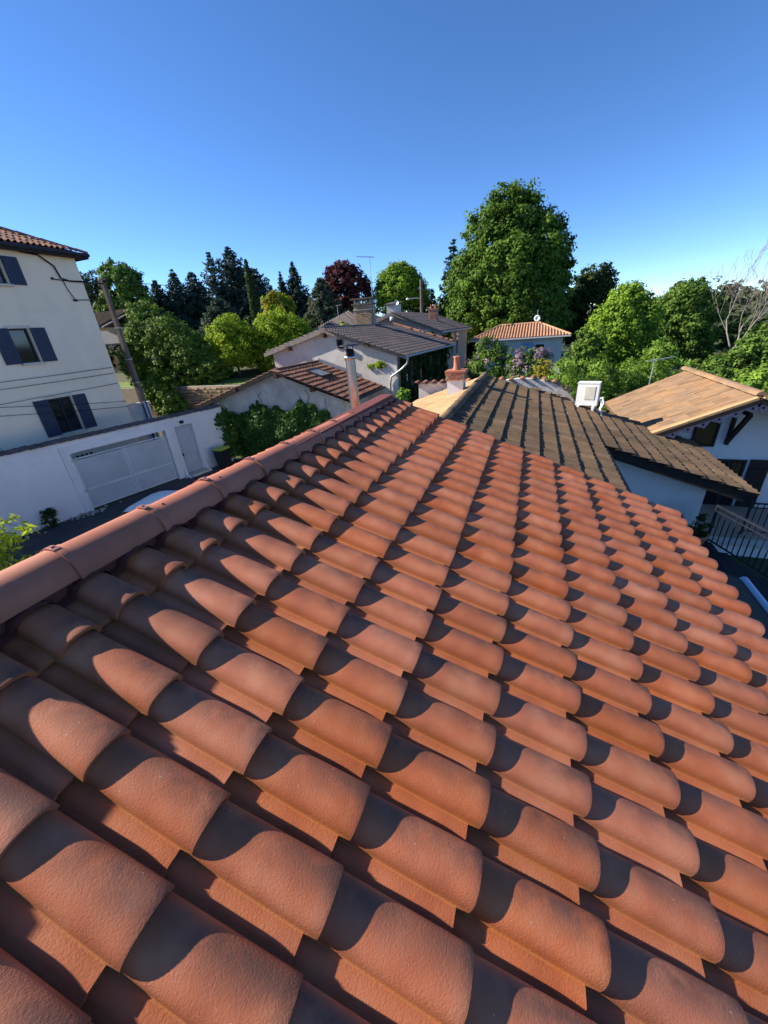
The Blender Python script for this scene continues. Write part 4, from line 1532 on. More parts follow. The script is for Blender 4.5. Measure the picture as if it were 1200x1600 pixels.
# timber posts and patches of plaster on the ivy side
for y in (20.6, 21.6, 23.2, 25.0, 26.8, 28.6):
    Geo().box((-5.09, y, -2.6), (0.16, 0.20, 4.3)).build('timber_post', M['black_wood'], gh)
for y, z, w, h in ((21.1, -1.9, .5, 1.2), (22.5, -2.4, .7, 1.9), (24.1, -1.6, .8, 1.0)):
    Geo().box((-5.13, y, z), (0.05, w, h)).build('plaster_patch', M['old_white'], gh)
Geo().box((-5.10, 24.2, -2.7), (0.08, 0.9, 3.4)).build('dark_bay', M['brown_wood'], gh)

gh.rotation_euler = (0, 0, R(-4.0))
# ---- big brick chimney and antenna
cb = wthing('brick_chimney', 'big tan brick chimney with a slab cap between the roofs', 'chimney', (-9.35, 26.2, 1.1))
g = Geo().box((-9.35, 26.2, 1.7), (1.22, 0.72, 1.62))
g.build('core', M['mortar'], cb)
bricks_me = Geo().box((0, 0, 0), (0.205, 0.10, 0.058)).mesh('brick')
bricks_me.materials.append(M['brick'])


def brick_skin(parent, cx, cy, sx, sy, z0, z1, me, bw=0.22, bh=0.072, faces=('s', 'e')):
    nz = int((z1 - z0) / bh)
    for k in range(nz):
        off = (k % 2) * bw / 2
        for face in faces:
            L_ = sx if face == 's' else sy
            n = int((L_ - off) / bw)
            for q in range(n):
                o = bpy.data.objects.new('brick', me)
                coll.objects.link(o)
                o.parent = parent
                if parent.name in ROOT_LOC:
                    o.matrix_parent_inverse = ROOT_LOC[parent.name]
                t = -L_ / 2 + off + bw * (q + 0.5)
                jj = rng.uniform(-.008, .008)
                if face == 's':
                    o.location = (cx + t, cy - sy / 2 + 0.042 + jj, z0 + (k + .5) * bh)
                else:
                    o.location = (cx + sx / 2 - 0.042 + jj, cy + t, z0 + (k + .5) * bh)
                    o.rotation_euler = (0, 0, R(90))


brick_skin(cb, -9.35, 26.2, 1.25, 0.76, 0.95, 2.5, bricks_me)
Geo().box((-9.35, 26.2, 2.22), (1.34, 0.84, 0.07)).build('band', M['mortar'], cb)
Geo().box((-9.35, 26.2, 2.54), (1.46, 0.96, 0.09)).build('slab', M['concrete'], cb)
for x in (-9.9, -9.55, -9.15, -8.8):
    for y in (25.95, 26.45):
        Geo().box((x, y, 2.69), (0.09, 0.12, 0.21)).build('cap_leg', M['mortar'], cb)
Geo().box((-9.35, 26.2, 2.84), (1.56, 1.02, 0.08)).build('cap', M['concrete'], cb)


def antenna(name, label, base, h, boom_dir, boom, n_el, el, z2=None):
    o = wthing(name, label, 'antenna', base)
    b = Vector(base)
    Geo().tube([b, b + V(0, 0, h)], 0.022, 8).build('mast', M['zinc'], o)
    d = Vector(boom_dir).normalized()
    s_ = d.cross(V(0, 0, 1)).normalized()
    t = b + V(0, 0, h - 0.05)
    bm_ = Geo().tube([t - d * boom * 0.25, t + d * boom * 0.75], 0.016, 6).build('boom', M['zinc'], o)
    g = Geo()
    for k in range(n_el):
        p = t + d * boom * (-0.22 + 0.95 * k / max(1, n_el - 1))
        e = el * (1 - 0.35 * k / n_el)
        g.tube([p - s_ * e / 2, p + s_ * e / 2], 0.007, 5)
    g.build('element', M['zinc'], bm_)
    if z2:
        t2 = b + V(0, 0, z2)
        g = Geo().tube([t2 - d * 0.3, t2 + d * 0.3], 0.014, 6)
        for q in (-.25, 0, .25):
            g.tube([t2 + d * q - s_ * 0.3, t2 + d * q + s_ * 0.3], 0.007, 5)
        g.build('lower_boom', M['zinc'], o)
    return o


antenna('television_antenna', 'tall television antenna mast beside the big tan brick chimney', (-8.66, 26.0, 1.1), 4.0, (-1, -0.1, 0.12), 1.1, 9, 0.7, 2.6)

# ---- dark roofed house behind the chimney, left
dh = wthing('dark_roofed_house', 'dark ribbed tile roof sloping up behind the grey house to the brick chimney', 'house', (-13.4, 32.5, -2.5))
g = Geo().box((-13.2, 33.6, -0.9), (5.2, 4.2, 4.0))
g.build('wall', M['grey_render'], dh)
g = Geo()
g.prism([(-16.2, 31.2, 1.25), (-12.85, 31.2, 2.42), (-12.85, 31.2, 2.32), (-16.2, 31.2, 1.15)], (0, 4.8, 0))
g.prism([(-12.84, 31.2, 2.42), (-10.2, 31.2, 1.25), (-10.2, 31.2, 1.15), (-12.84, 31.2, 2.32)], (0, 4.8, 0))
g.prism([(-16.3, 31.15, 1.28), (-16.3, 29.9, 0.9), (-10.2, 29.9, 0.9), (-12.85, 31.15, 2.44)], (0, 0.08, 0.04))
dr = g.build('roof', M['tile_dark'], dh)
g = Geo()
for k in range(17):
    t = k / 16
    a = Vector((-16.2 + 6 * t, 29.92, 0.98))
    xx = -16.3 + 3.45 * min(1, t * 1.7)
    b = Vector((min(-12.86, -16.2 + 6 * t * 0.56), 31.15, 1.34 + 1.14 * min(1, t)))
    g.tube([a, b], 0.07, 6)
g.build('tile_rib', M['tile_dark'], dr)
antenna('roof_mast', 'thin leaning mast on the dark ribbed roof left of the chimney', (-13.9, 31.5, 2.0), 1.0, (1, 0, 0.1), 0.5, 3, 0.3)

# ---- pink gabled house
ph = wthing('pink_house', 'pink rendered house with a low gable and brown roof behind the grey house', 'house', (-8.5, 36.0, -3.6))
pr, pL, pR, pw, (psl, psr) = gable_house(ph, -12.3, -5.75, -9.44, 32.2, 46.6, 1.12, 0.66, 2.10, 0.35, 0.42, 0.18, 0.0, M['pink_render'])
tmp_ = tile_mesh('pink_house_tile', 0.30, 0.42, 0.06, M['tile_dark'], 'roman', 0.03)
tmp_.materials[0] = M['tile_dark']
a_ = math.atan(psr)
lay_tiles(pr, tmp_, (-9.44, 32.03, 2.12), (0, 1, 0), (math.cos(a_), 0, -math.sin(a_)), 49, int(((pR[0] + 9.44) / math.cos(a_)) / 0.36 + .6), 0.30, 0.36, limit=0)
a_ = math.atan(psl)
lay_tiles(pr, tmp_, (-9.44, 32.03, 2.12), (0, 1, 0), (-math.cos(a_), 0, -math.sin(a_)), 49, int(((-9.44 - pL[0]) / math.cos(a_)) / 0.36 + .6), 0.30, 0.36, limit=0)
g = Geo().tube([(pR[0] + .08, 31.8, pR[1] - .04), (pR[0] + .08, 46.6, pR[1] - .04)], 0.08, 8)
g.build('gutter', M['zinc'], pr)
Geo().lathe((-9.44, 32.12, 1.52), [(0.0, 0), (0.22, 0.0), (0.22, 0.3), (0, 0.3)], 14).build('round_vent', M['old_white'], ph)
Geo().box((-8.3, 32.17, 0.45), (5.4, 0.05, 0.55)).build('pale_repair', M['old_white'], ph)
for y in (37.6, 40.2):
    f_ = Geo().box((-5.72, y, -0.75), (0.08, 1.3, 2.1)).build('window', M['stone_sill'], ph)
    Geo().box((-5.67, y, -0.75), (0.03, 1.0, 1.85)).build('pane', M['glass'], f_)
cr = wthing('red_chimney', 'small red brick chimney with two clay pots on the pink house roof', 'chimney', (-7.6, 38.6, 1.3))
Geo().box((-7.6, 38.6, 1.55), (0.8, 0.55, 1.5)).build('core', M['mortar'], cr)
rb_me = Geo().box((0, 0, 0), (0.24, 0.10, 0.075)).mesh('brick')
rb_me.materials.append(M['brick_red'])
brick_skin(cr, -7.6, 38.6, 0.84, 0.6, 0.95, 2.25, rb_me, 0.26, 0.095)
Geo().box((-7.6, 38.6, 2.32), (0.95, 0.70, 0.10)).build('crown_slab', M['brick_red'], cr)
for x in (-7.8, -7.4):
    Geo().lathe((x, 38.6, 2.37), [(0.12, 0), (0.10, 0.3), (0.12, 0.32), (0.08, 0.32), (0.08, 0.1)], 12).build('chimney_pot', M['brick_red'], cr)
gb = wthing('grey_turret', 'small weathered grey outbuilding with a dish behind the brick chimney', 'outbuilding', (-11.5, 40.0, 0.5))
Geo().box((-11.9, 40.0, 1.5), (1.1, 1.2, 3.2)).build('wall', M['grey_render'], gb)
Geo().prism([(-12.6, 39.2, 3.05), (-11.2, 39.2, 3.05), (-11.2, 40.8, 3.25), (-12.6, 40.8, 3.25)], (0, 0, .08)).build('roof', M['tile_dark'], gb)
dsh = Geo().lathe((0, 0, 0), [(0.0, 0.0), (0.16, 0.02), (0.24, 0.07)], 16).build('dish', M['zinc'], gb)
dsh.matrix_parent_inverse = Matrix.Identity(4)
dsh.matrix_local = Matrix.Translation(Vector((0.15, -0.85, 2.65))) @ Matrix.Rotation(R(75), 4, 'X')
sl_ = wthing('street_light', 'grey concrete street light pole with a lamp arm before the big chestnut', 'street light', (-10.4, 45.0, -1.5))
Geo().tube([(-10.4, 45, -2), (-10.4, 45, 5.4)], [0.2, 0.14], 10).build('shaft', M['concrete'], sl_)
Geo().tube([(-10.4, 44.9, 3.6), (-11.0, 44.9, 3.75), (-11.7, 44.9, 3.72)], 0.04, 6).build('arm', M['zinc'], sl_)
Geo().lathe((-11.9, 44.9, 3.62), [(0, 0), (0.16, 0.02), (0.2, 0.1), (0.1, 0.2), (0, 0.22)], 12).build('lamp_head', M['white_paint'], sl_)

# ---- villa with the orange hipped roof
vl = wthing('villa', 'white villa with an orange hipped tile roof in front of the big chestnut', 'villa', (0.6, 50.0, -4.0))
vx0, vx1, vy0, vy1 = -4.7, 4.15, 47.2, 54.5
Geo().box(((vx0 + vx1) / 2, (vy0 + vy1) / 2, -2.9), (vx1 - vx0, vy1 - vy0, 4.0)).build('wall', M['white_wall'], vl)
vz, vt = -0.88, 0.36
q0, q1, q2, q3 = (vx0 - .7, vy0 - .6, vz), (vx1 + .7, vy0 - .6, vz), (vx1 + .7, vy1 + .6, vz), (vx0 - .7, vy1 + .6, vz)
r0, r1 = (-2.55, 50.85, vt), (1.75, 50.85, vt)
g = Geo().add([q0, q1, q2, q3, r0, r1], [(0, 1, 5, 4), (1, 2, 5), (2, 3, 4, 5), (3, 0, 4), (3, 2, 1, 0)])
vr = g.build('roof', M['tile_orange'], vl)
g = Geo().box(((vx0 + vx1) / 2, vy0 - 0.62, vz - 0.05), (vx1 - vx0 + 1.4, 0.04, 0.12))
g.build('fascia', M['white_wall'], vr)
# barrel courses running down each face
g = Geo()
dn_ = Vector((0, -(4.25), vz - vt)).normalized()
n_ = 34
for k in range(n_):
    x = q0[0] + (k + .5) * (q1[0] - q0[0]) / n_
    if x < r0[0]:
        t = (x - q0[0]) / (r0[0] - q0[0])
    elif x > r1[0]:
        t = (q1[0] - x) / (q1[0] - r1[0])
    else:
        t = 1
    a = Vector((x, q0[1] + 4.25 * t, vz + (vt - vz) * t))
    b = Vector((x, q0[1] - .02, vz))
    m_ = max(1, int(10 * t))
    for c in range(m_):
        g.tube([a.lerp(b, c / m_) + V(0, 0, .02), a.lerp(b, (c + 1) / m_) + V(0, 0, .05)], 0.085, 6, caps=True)
tag(g.build('barrel_tiles', M['tile_orange'], vr), kind='stuff')
for a, b in ((q0, r0), (q1, r1), (r0, r1)):
    Geo().tube([Vector(a) + V(0, 0, .06), Vector(b) + V(0, 0, .06)], 0.13, 8).build('ridge_cap', M['tile_orange'], vr)
f_ = Geo().box((1.95, 47.17, -1.98), (1.0, 0.08, 0.85)).build('window', M['white_paint'], vl)
Geo().box((1.95, 47.12, -1.98), (0.84, 0.04, 0.7)).build('pane', M['glass'], f_)
for x in (0.42, 1.05):
    Geo().box((x, 47.13, -1.95), (0.55, 0.06, 1.0)).build('shutter', M['blue_shutter'], vl)
Geo().box((-1.9, 47.14, -2.0), (1.2, 0.06, 0.9)).build('shutter', M['grey_wood'], vl)
g = Geo()
for k in range(7):
    g.bar((4.25 + k * .12, 48.2, -2.6), (4.25 + k * .12, 48.2, -1.9), 0.03)
g.bar((4.2, 48.2, -1.9), (5.05, 48.2, -1.9), 0.05)
g.box((4.65, 48.9, -2.68), (1.0, 1.6, 0.14))
g.build('balcony', M['zinc'], vl)
ds = wthing('satellite_dish', 'pale satellite dish on a mast on the villa roof ridge', 'satellite dish', (1.45, 50.6, 0.3))
Geo().tube([(1.45, 50.6, 0.2), (1.45, 50.6, 1.75)], 0.03, 6).build('mast', M['zinc'], ds)
dd = Geo().lathe((0, 0, 0), [(0.0, 0.0), (0.2, 0.035), (0.33, 0.11), (0.345, 0.12), (0.2, 0.055)], 20).build('dish', M['white_paint'], ds)
dd.matrix_parent_inverse = Matrix.Identity(4)
dd.matrix_local = Matrix.Translation(Vector((0.0, -0.12, 0.55))) @ Matrix.Rotation(R(70), 4, 'X')

# ------------------------------------------------------------------ long brown roofed house touching ours
bh = wthing('brown_roofed_house', 'long house with a mossy brown tile roof adjoining the terracotta roof', 'house', (2.0, 9.2, -3.7))
P2 = R(18)
c2, s2 = math.cos(P2), math.sin(P2)
BZ = -0.62
yb0, yb1 = 4.76, 13.45
xn, xf = 3.08, 5.70
YV = 9.0


def bz(x, dz=0.0):
    return BZ - abs(x) * math.tan(P2) + dz


g = Geo()
g.prism([(-2.05, yb0 + .1, -4.9), (2.85, yb0 + .1, -4.9), (2.85, yb0 + .1, bz(2.85, -.16)), (0, yb0 + .1, BZ - .16), (-2.05, yb0 + .1, bz(2.05, -.16))], (0, yb1 - yb0 - .15, 0))
g.prism([(2.86, YV + .42, -6.0), (5.22, YV + .42, -6.0), (5.22, YV + .42, bz(5.22, -.16)), (2.86, YV + .42, bz(2.86, -.16))], (0, yb1 - YV - .58, 0))
g.build('wall', M['white_wall'], bh)
g = Geo()
g.prism([(0, yb0, BZ - .02), (xn, yb0, bz(xn, -.02)), (xn, yb0, bz(xn, -.13)), (0, yb0, BZ - .13)], (0, yb1 - yb0, 0))
g.prism([(xn + .002, YV, bz(xn, -.02)), (xf, YV, bz(xf, -.02)), (xf, YV, bz(xf, -.13)), (xn + .002, YV, bz(xn, -.13))], (0, yb1 - YV, 0))
g.prism([(-.002, yb0, BZ - .02), (-2.2, yb0, bz(2.2, -.02)), (-2.2, yb0, bz(2.2, -.13)), (-.002, yb0, BZ - .13)], (0, yb1 - yb0, 0))
br_ = g.build('roof', M['brown_wood'], bh)
tmb = tile_mesh('mossy_tile', 0.225, 0.40, 0.034, M['tile_brown'], 'flat', 0.042)
GB = 0.342
lay_tiles(br_, tmb, (0.02, yb0 + .05, BZ - .005), (0, 1, 0), (c2, 0, -s2), int((yb1 - yb0 - .05) / 0.225), int(xf / c2 / GB + .5), 0.225, GB, near=(2.4, 6.5, -1.0), limit=300,
          clip=lambda p: p.x < xn + 0.12 or p.y > YV - 0.06)
tmt = tile_mesh('tan_flat_tile', 0.235, 0.40, 0.02, M['tile_tan'], 'flat', 0.016)
lay_tiles(br_, tmt, (-0.02, yb0 + .05, BZ - .005), (0, 1, 0), (-c2, 0, -s2), int((yb1 - yb0 - .05) / 0.235), 7, 0.235, GB, limit=0)
gt = Geo()
vv = []
for y, r_ in ((0, .095), (.42, .11)):
    for a in range(8):
        an = math.pi * a / 7
        vv.append((r_ * math.cos(an), y, r_ * math.sin(an) * 0.85))
gt.add(vv, [(a, a + 1, a + 9, a + 8) for a in range(7)], True)
brd_me = gt.mesh('brown_ridge_tile')
brd_me.materials.append(M['tile_brown'])
ridge_run(br_, (0, yb0 + .1, BZ + .01), (0, yb1 - .1, BZ + .01), brd_me, 0.38, 0.02)
# fascia with rafter ends along the step in the roof, and gutter-less eaves
g = Geo()
g.prism([(xn - .1, YV - .035, bz(xn - .1, .015)), (xf, YV - .035, bz(xf, .015)), (xf, YV - .035, bz(xf, -.24)), (xn - .1, YV - .035, bz(xn - .1, -.24))], (0, .032, 0))
g.build('fascia', M['black_wood'], br_)
g = Geo()
g.prism([(xn + .0, YV + .1, bz(xn, -.135)), (xf - .02, YV + .1, bz(xf, -.135)), (xf - .02, YV + .1, bz(xf, -.20)), (xn, YV + .1, bz(xn, -.20))], (0, yb1 - YV - .3, 0))
g.build('eave_soffit', M['black_wood'], br_)
# gable parapet at the far end: white mortar over rubble, with old coping tiles
g = Geo()
tops = [(0.35, -.80), (0.64, -.83), (0.9, -.80), (1.2, -.78), (1.42, -.77), (1.7, -.83), (1.95, -.88), (2.2, -.97), (2.42, -1.14), (2.65, -1.33), (2.80, -1.55)]
g.prism([(x, yb1, z + rng.uniform(-.025, .025)) for x, z in tops] + [(2.8, yb1, -2.2), (0.35, yb1, -1.4)], (0, .28, 0))
g.prism([(-2.3, yb1, -.88), (-1.5, yb1, -.85), (-.7, yb1, -.85), (0.30, yb1, -.80), (0.30, yb1, -1.4), (-2.3, yb1, -1.9)], (0, .25, 0))
g.build('parapet', M['old_white'], bh)
cp2 = tile_mesh('parapet_coping_tile', 0.30, 0.40, 0.07, M['tile_old_red'], 'barrel', 0.03)
for k in range(9):
    o = link('coping_tile', cp2, None, bh)
    o.matrix_parent_inverse = ROOT_LOC[bh.name]
    o.location = (-2.5 + k * .30, yb1 + .30, -.86 + .004 * k)
    o.rotation_euler = (0, 0, rng.uniform(-.06, .06))
for k in range(7):
    o = link('coping_tile', cp2, None, bh)
    o.matrix_parent_inverse = ROOT_LOC[bh.name]
    x = 0.4 + k * .33
    o.location = (x, yb1 + .34, float(np.interp(x, [q[0] for q in tops], [q[1] for q in tops])) + .01)
    o.rotation_euler = (0, R(18) + rng.uniform(-.1, .1), rng.uniform(-.15, .15))
for k, (x, y, z, rr_) in enumerate(((1.75, 13.1, .16, .2), (2.05, 13.05, .15, -.1), (2.32, 13.12, .17, .3), (2.62, 13.2, .14, .1))):
    o = link('loose_tile', brd_me, None, bh)
    o.matrix_parent_inverse = ROOT_LOC[bh.name]
    o.location = (x, y, bz(x, z - .08))
    o.rotation_euler = (rng.uniform(-.1, .1), R(18), R(80) + rr_)

# chimney on the tan slope
ch = wthing('white_based_chimney', 'small white based chimney with red bricks and one clay pot on the tan slope', 'chimney', (-0.55, 11.1, -0.9))
Geo().box((-0.55, 11.1, -0.72), (0.44, 0.44, 0.56)).build('base', M['white_wall'], ch)
Geo().box((-0.55, 11.1, -0.36), (0.50, 0.50, 0.16)).build('core', M['mortar'], ch)
b3 = Geo().box((0, 0, 0), (0.17, 0.09, 0.055)).mesh('brick')
b3.materials.append(M['brick_red'])
brick_skin(ch, -0.55, 11.1, 0.54, 0.54, -0.44, -0.24, b3, 0.18, 0.066)
Geo().box((-0.55, 11.1, -0.215), (0.56, 0.56, 0.05)).build('crown_slab', M['brick_red'], ch)
Geo().lathe((-0.55, 11.1, -0.19), [(0.12, 0), (0.11, 0.05), (0.085, 0.08), (0.08, 0.30), (0.095, 0.32), (0.095, 0.35), (0.06, 0.36), (0.055, 0.2)], 14).build('chimney_pot', M['brick_red'], ch)

# outdoor unit on the roof
ac = thing('outdoor_unit', 'white air conditioning outdoor unit standing on brackets on the mossy brown roof', 'air conditioner', (3.02, 12.7, -1.62), R(-14))
Geo().box((0, 0, 0.47), (0.56, 0.34, 0.60)).build('casing', M['white_paint'], ac)
ac.rotation_euler = (0, 0, R(-14))
g = Geo().box((-0.005, 0.0, 0.792), (0.58, 0.36, 0.025))
g.build('lid', M['white_paint'], ac)
g = Geo().box((0.06, -0.176, 0.52), (0.26, 0.014, 0.36))
g.build('service_panel', M['stone_sill'], ac)
g = Geo()
for k in range(9):
    g.box((-0.287, 0.0, 0.26 + k * .05), (0.014, 0.30, 0.012))
g.build('fan_grille', M['zinc'], ac)
g = Geo()
for x in (-.2, .2):
    g.box((x, 0, 0.12), (0.06, 0.62, 0.08))
    g.box((x, -.2, 0.04), (0.05, 0.05, 0.14))
    g.box((x, .2, 0.04), (0.05, 0.05, 0.14))
g.build('bracket', M['white_paint'], ac)
g = Geo().tube([(0.28, -.1, .34), (0.40, -.14, .40), (0.46, -.16, .25), (0.40, -.18, .08), (0.46, -.2, -.12)], 0.028, 8)
g.tube([(0.28, -.05, .28), (0.36, -.1, .33), (0.40, -.12, .18), (0.36, -.14, .0)], 0.024, 8)
g.build('insulated_pipe', M['white_paint'], ac)

# terrace, railings, pot
tr_ = wthing('terrace', 'dark plank terrace beside the white wall below our eaves', 'terrace', (4.4, 6.0, -3.7))
g = Geo().prism([(2.96, -6, -3.90), (5.30, -6, -3.90), (6.45, 5.9, -3.90), (5.32, 9.1, -3.90), (2.96, 9.1, -3.90)], (0, 0, 0.14))
g.build('base', M['black_wood'], tr_)
pl_me = Geo().box((0, 0, 0), (0.138, 1.0, 0.03)).mesh('plank')
pl_me.materials.append(M['deck'])
for k in range(24):
    x = 3.04 + k * .145
    ye = 9.08 if x < 5.32 else 9.1 - (x - 5.32) * 3.2 / 1.13
    if ye < 3:
        break
    o = link('plank', pl_me, None, tr_)
    o.matrix_parent_inverse = ROOT_LOC[tr_.name]
    o.location = (x, (ye - 6) / 2, -3.735 + rng.uniform(-.004, .004))
    o.scale = (1, ye + 6, 1)
    o.rotation_euler = (0, rng.uniform(-.02, .02), 0)


def railing(label, a, b, h, n, zb):
    a, b = Vector(a), Vector(b)
    o = wthing('railing', label, 'railing', ((a.x + b.x) / 2, (a.y + b.y) / 2, zb), 'black iron railings on the right')
    Z = lambda p, z: Vector((p.x, p.y, zb + z))
    Geo().bar(Z(a, h), Z(b, h), 0.05, 0.03).build('top_rail', M['iron'], o)
    Geo().bar(Z(a, .09), Z(b, .09), 0.035, 0.02).build('bottom_rail', M['iron'], o)
    Geo().bar(Z(a, h - .12), Z(b, h - .12), 0.03, 0.015).build('middle_rail', M['iron'], o)
    L_ = (b - a).length
    for t in (0.0, 0.5, 1.0):
        p = a.lerp(b, t)
        Geo().bar(Z(p, 0), Z(p, h + .02), 0.045).build('post', M['iron'], o)
    bm_ = Geo().bar((0, 0, .09), (0, 0, h - .01), 0.016).mesh('baluster')
    bm_.materials.append(M['iron'])
    for k in range(1, n):
        if abs(k / n - .5) < .3 / n:
            continue
        q = link('baluster', bm_, None, o)
        q.matrix_parent_inverse = ROOT_LOC[o.name]
        p = a.lerp(b, k / n)
        q.location = (p.x, p.y, zb)
        if k % 6 == 3:
            q.scale = (1, 1, (h - .12) / h)
    return o


railing('black iron railing along the edge of the dark terrace', (5.34, 9.0, 0), (6.5, 6.0, 0), 0.88, 26, -3.73)
railing('black iron railing in front of the chalet door, on the sandy terrace', (6.85, 11.0, 0), (10.5, 11.0, 0), 0.86, 28, -4.42)
pt = wthing('clay_pot_plant', 'round clay pot with a scrubby plant against the white wall', 'potted plant', (4.86, 8.55, -3.72))
Geo().lathe((4.86, 8.55, -3.72), [(0.0, 0), (0.17, 0.0), (0.24, 0.28), (0.265, 0.36), (0.285, 0.37), (0.285, 0.43), (0.25, 0.43), (0.24, 0.36), (0.0, 0.35)], 24).build('pot', M['clay_pot'], pt)
P, Nn, T = crown_points([(0, 0, .50, .22, .22, .14), (-.25, .1, .66, .14, .14, .16), (.15, .1, .68, .12, .12, .14), (.27, 0, .60, .10, .10, .12)], 700, 0.07, 5, 14)
o = link('foliage', leaf_mesh('foliage', P + np.array([4.86, 8.55, -3.72]), Nn, 0.035, 0.014, T, LM['dark'], 3), None, pt)
g = Geo()
for dx, dy, dz in ((-.28, .1, .72), (.15, .1, .75), (.30, 0, .66), (0, .1, .6)):
    g.tube([(4.86, 8.55, -3.36), (4.86 + dx * .4, 8.55 + dy, -3.72 + dz * .75), (4.86 + dx, 8.55 + dy, -3.72 + dz)], 0.008, 5)
g.build('stem', M['bark'], pt)

# lean-to below our eaves with a pale gutter
ln_ = wthing('lean_to', 'dark slated lean-to roof with a pale gutter below our eaves', 'lean-to', (3.9, 3.2, -3.7))
g = Geo()
g.prism([(2.96, -4, -2.05), (4.40, -4, -2.50), (4.40, -4, -2.56), (2.96, -4, -2.11)], (0, 9.6, 0))
g.build('roof', M['black_wood'], ln_)
g = Geo().tube([(4.45, -4, -2.53), (4.45, 5.65, -2.53)], 0.055, 10)
g.build('gutter', M['pipe_blue'], ln_)
g = Geo().box((4.28, 0.7, -3.15), (0.1, 9.4, 1.15))
g.build('wall', M['old_white'], ln_)

# white retaining wall and sandy terrace of the chalet
tw_ = wthing('terrace_wall', 'low white wall holding the sandy terrace behind the railing', 'wall', (10.0, 10.5, -6.5))
Geo().box((10.6, 10.52, -5.75), (10.6, 0.25, 2.6)).build('wall_body', M['white_wall'], tw_)
Geo().box((10.6, 10.50, -4.43), (10.7, 0.36, 0.05)).build('capstone', M['stone_sill'], tw_)
g = Geo()
g.box((10.6, 13.6, -5.0), (10.6, 5.9, 1.16))
tag(g.build('sandy_terrace', M['sand']), kind='structure')

# ------------------------------------------------------------------ chalet on the right
cl = wthing('chalet', 'white chalet with a tan tiled roof, scalloped barge boards and dark shutters on the right', 'chalet', (7.8, 15.0, -4.5))
cx0, cxr, cx1 = 4.75, 6.72, 11.4
cy0, cy1 = 12.85, 17.4
ctz, csl = -1.17, (1.17 - 2.25) / (4.33 - 6.72)
ca = math.atan(csl)
g = Geo()
zr1 = ctz - csl * (cx1 - cxr) * 0.8
g.prism([(cx0, cy0, -5.2), (cx1, cy0, -5.2), (cx1, cy0, zr1 - .15), (cxr, cy0, ctz - .18), (cx0, cy0, ctz - csl * (cxr - cx0) - .18)], (0, cy1 - cy0, 0))
g.build('wall', M['white_wall'], cl)
ya, yb = 12.0, 17.7
ex = 4.30
g = Geo()
g.prism([(ex, ya, ctz - csl * (cxr - ex) - .03), (cxr - .002, ya, ctz - .03), (cxr - .002, ya, ctz - .14), (ex, ya, ctz - csl * (cxr - ex) - .14)], (0, yb - ya, 0))
er = 12.2
zer = ctz - csl * 0.8 * (er - cxr)
g.prism([(cxr + .002, ya, ctz - .03), (er, ya, zer - .03), (er, ya, zer - .14), (cxr + .002, ya, ctz - .14)], (0, yb - ya, 0))
clr = g.build('roof', M['brown_wood'], cl)
tmc = tile_mesh('chalet_tile', 0.275, 0.44, 0.022, M['tile_chalet'], 'flat', 0.022)
lay_tiles(clr, tmc, (cxr, ya + .02, ctz - .005), (0, 1, 0), (-math.cos(ca), 0, -math.sin(ca)), int((yb - ya) / 0.275), 8, 0.275, 0.335, near=(5.5, 12, -1.7), limit=200)
ca2 = math.atan(csl * .8)
lay_tiles(clr, tmc, (cxr, ya + .02, ctz - .005), (0, 1, 0), (math.cos(ca2), 0, -math.sin(ca2)), int((yb - ya) / 0.275), 16, 0.275, 0.335, near=(7, 12, -1), limit=60)
gt = Geo()
vv = []
for y, r_ in ((0, .115), (.42, .13)):
    for a in range(9):
        an = math.pi * a / 8
        vv.append((r_ * math.cos(an), y, r_ * math.sin(an) * 0.8))
gt.add(vv, [(a, a + 1, a + 10, a + 9) for a in range(8)], True)
gt.add([vv[a] for a in range(9)] + [(0, 0, 0)], [(a, a + 1, 9) for a in range(8)])
crd = gt.mesh('chalet_ridge_tile')
crd.materials.append(M['tile_chalet'])
ridge_run(clr, (cxr, ya - .03, ctz + .02), (cxr, yb, ctz + .02), crd, 0.38, 0.03)
# ochre verge tiles along the front edge
vt_me = Geo().box((0, 0, 0), (0.36, 0.16, 0.11)).mesh('verge_tile')
vt_me.materials.append(M['tile_tan'])
for sgn, n_, an in ((-1, 7, ca), (1, 15, ca2)):
    d_ = Vector((sgn * math.cos(an), 0, -math.sin(an)))
    for k in range(n_):
        o = link('verge_tile', vt_me, None, clr)
        p = Vector((cxr, ya - .02, ctz - .02)) + d_ * (.22 + k * .355)
        o.location = p
        o.rotation_euler = (rng.uniform(-.04, .04), sgn * an, rng.uniform(-.02, .02))
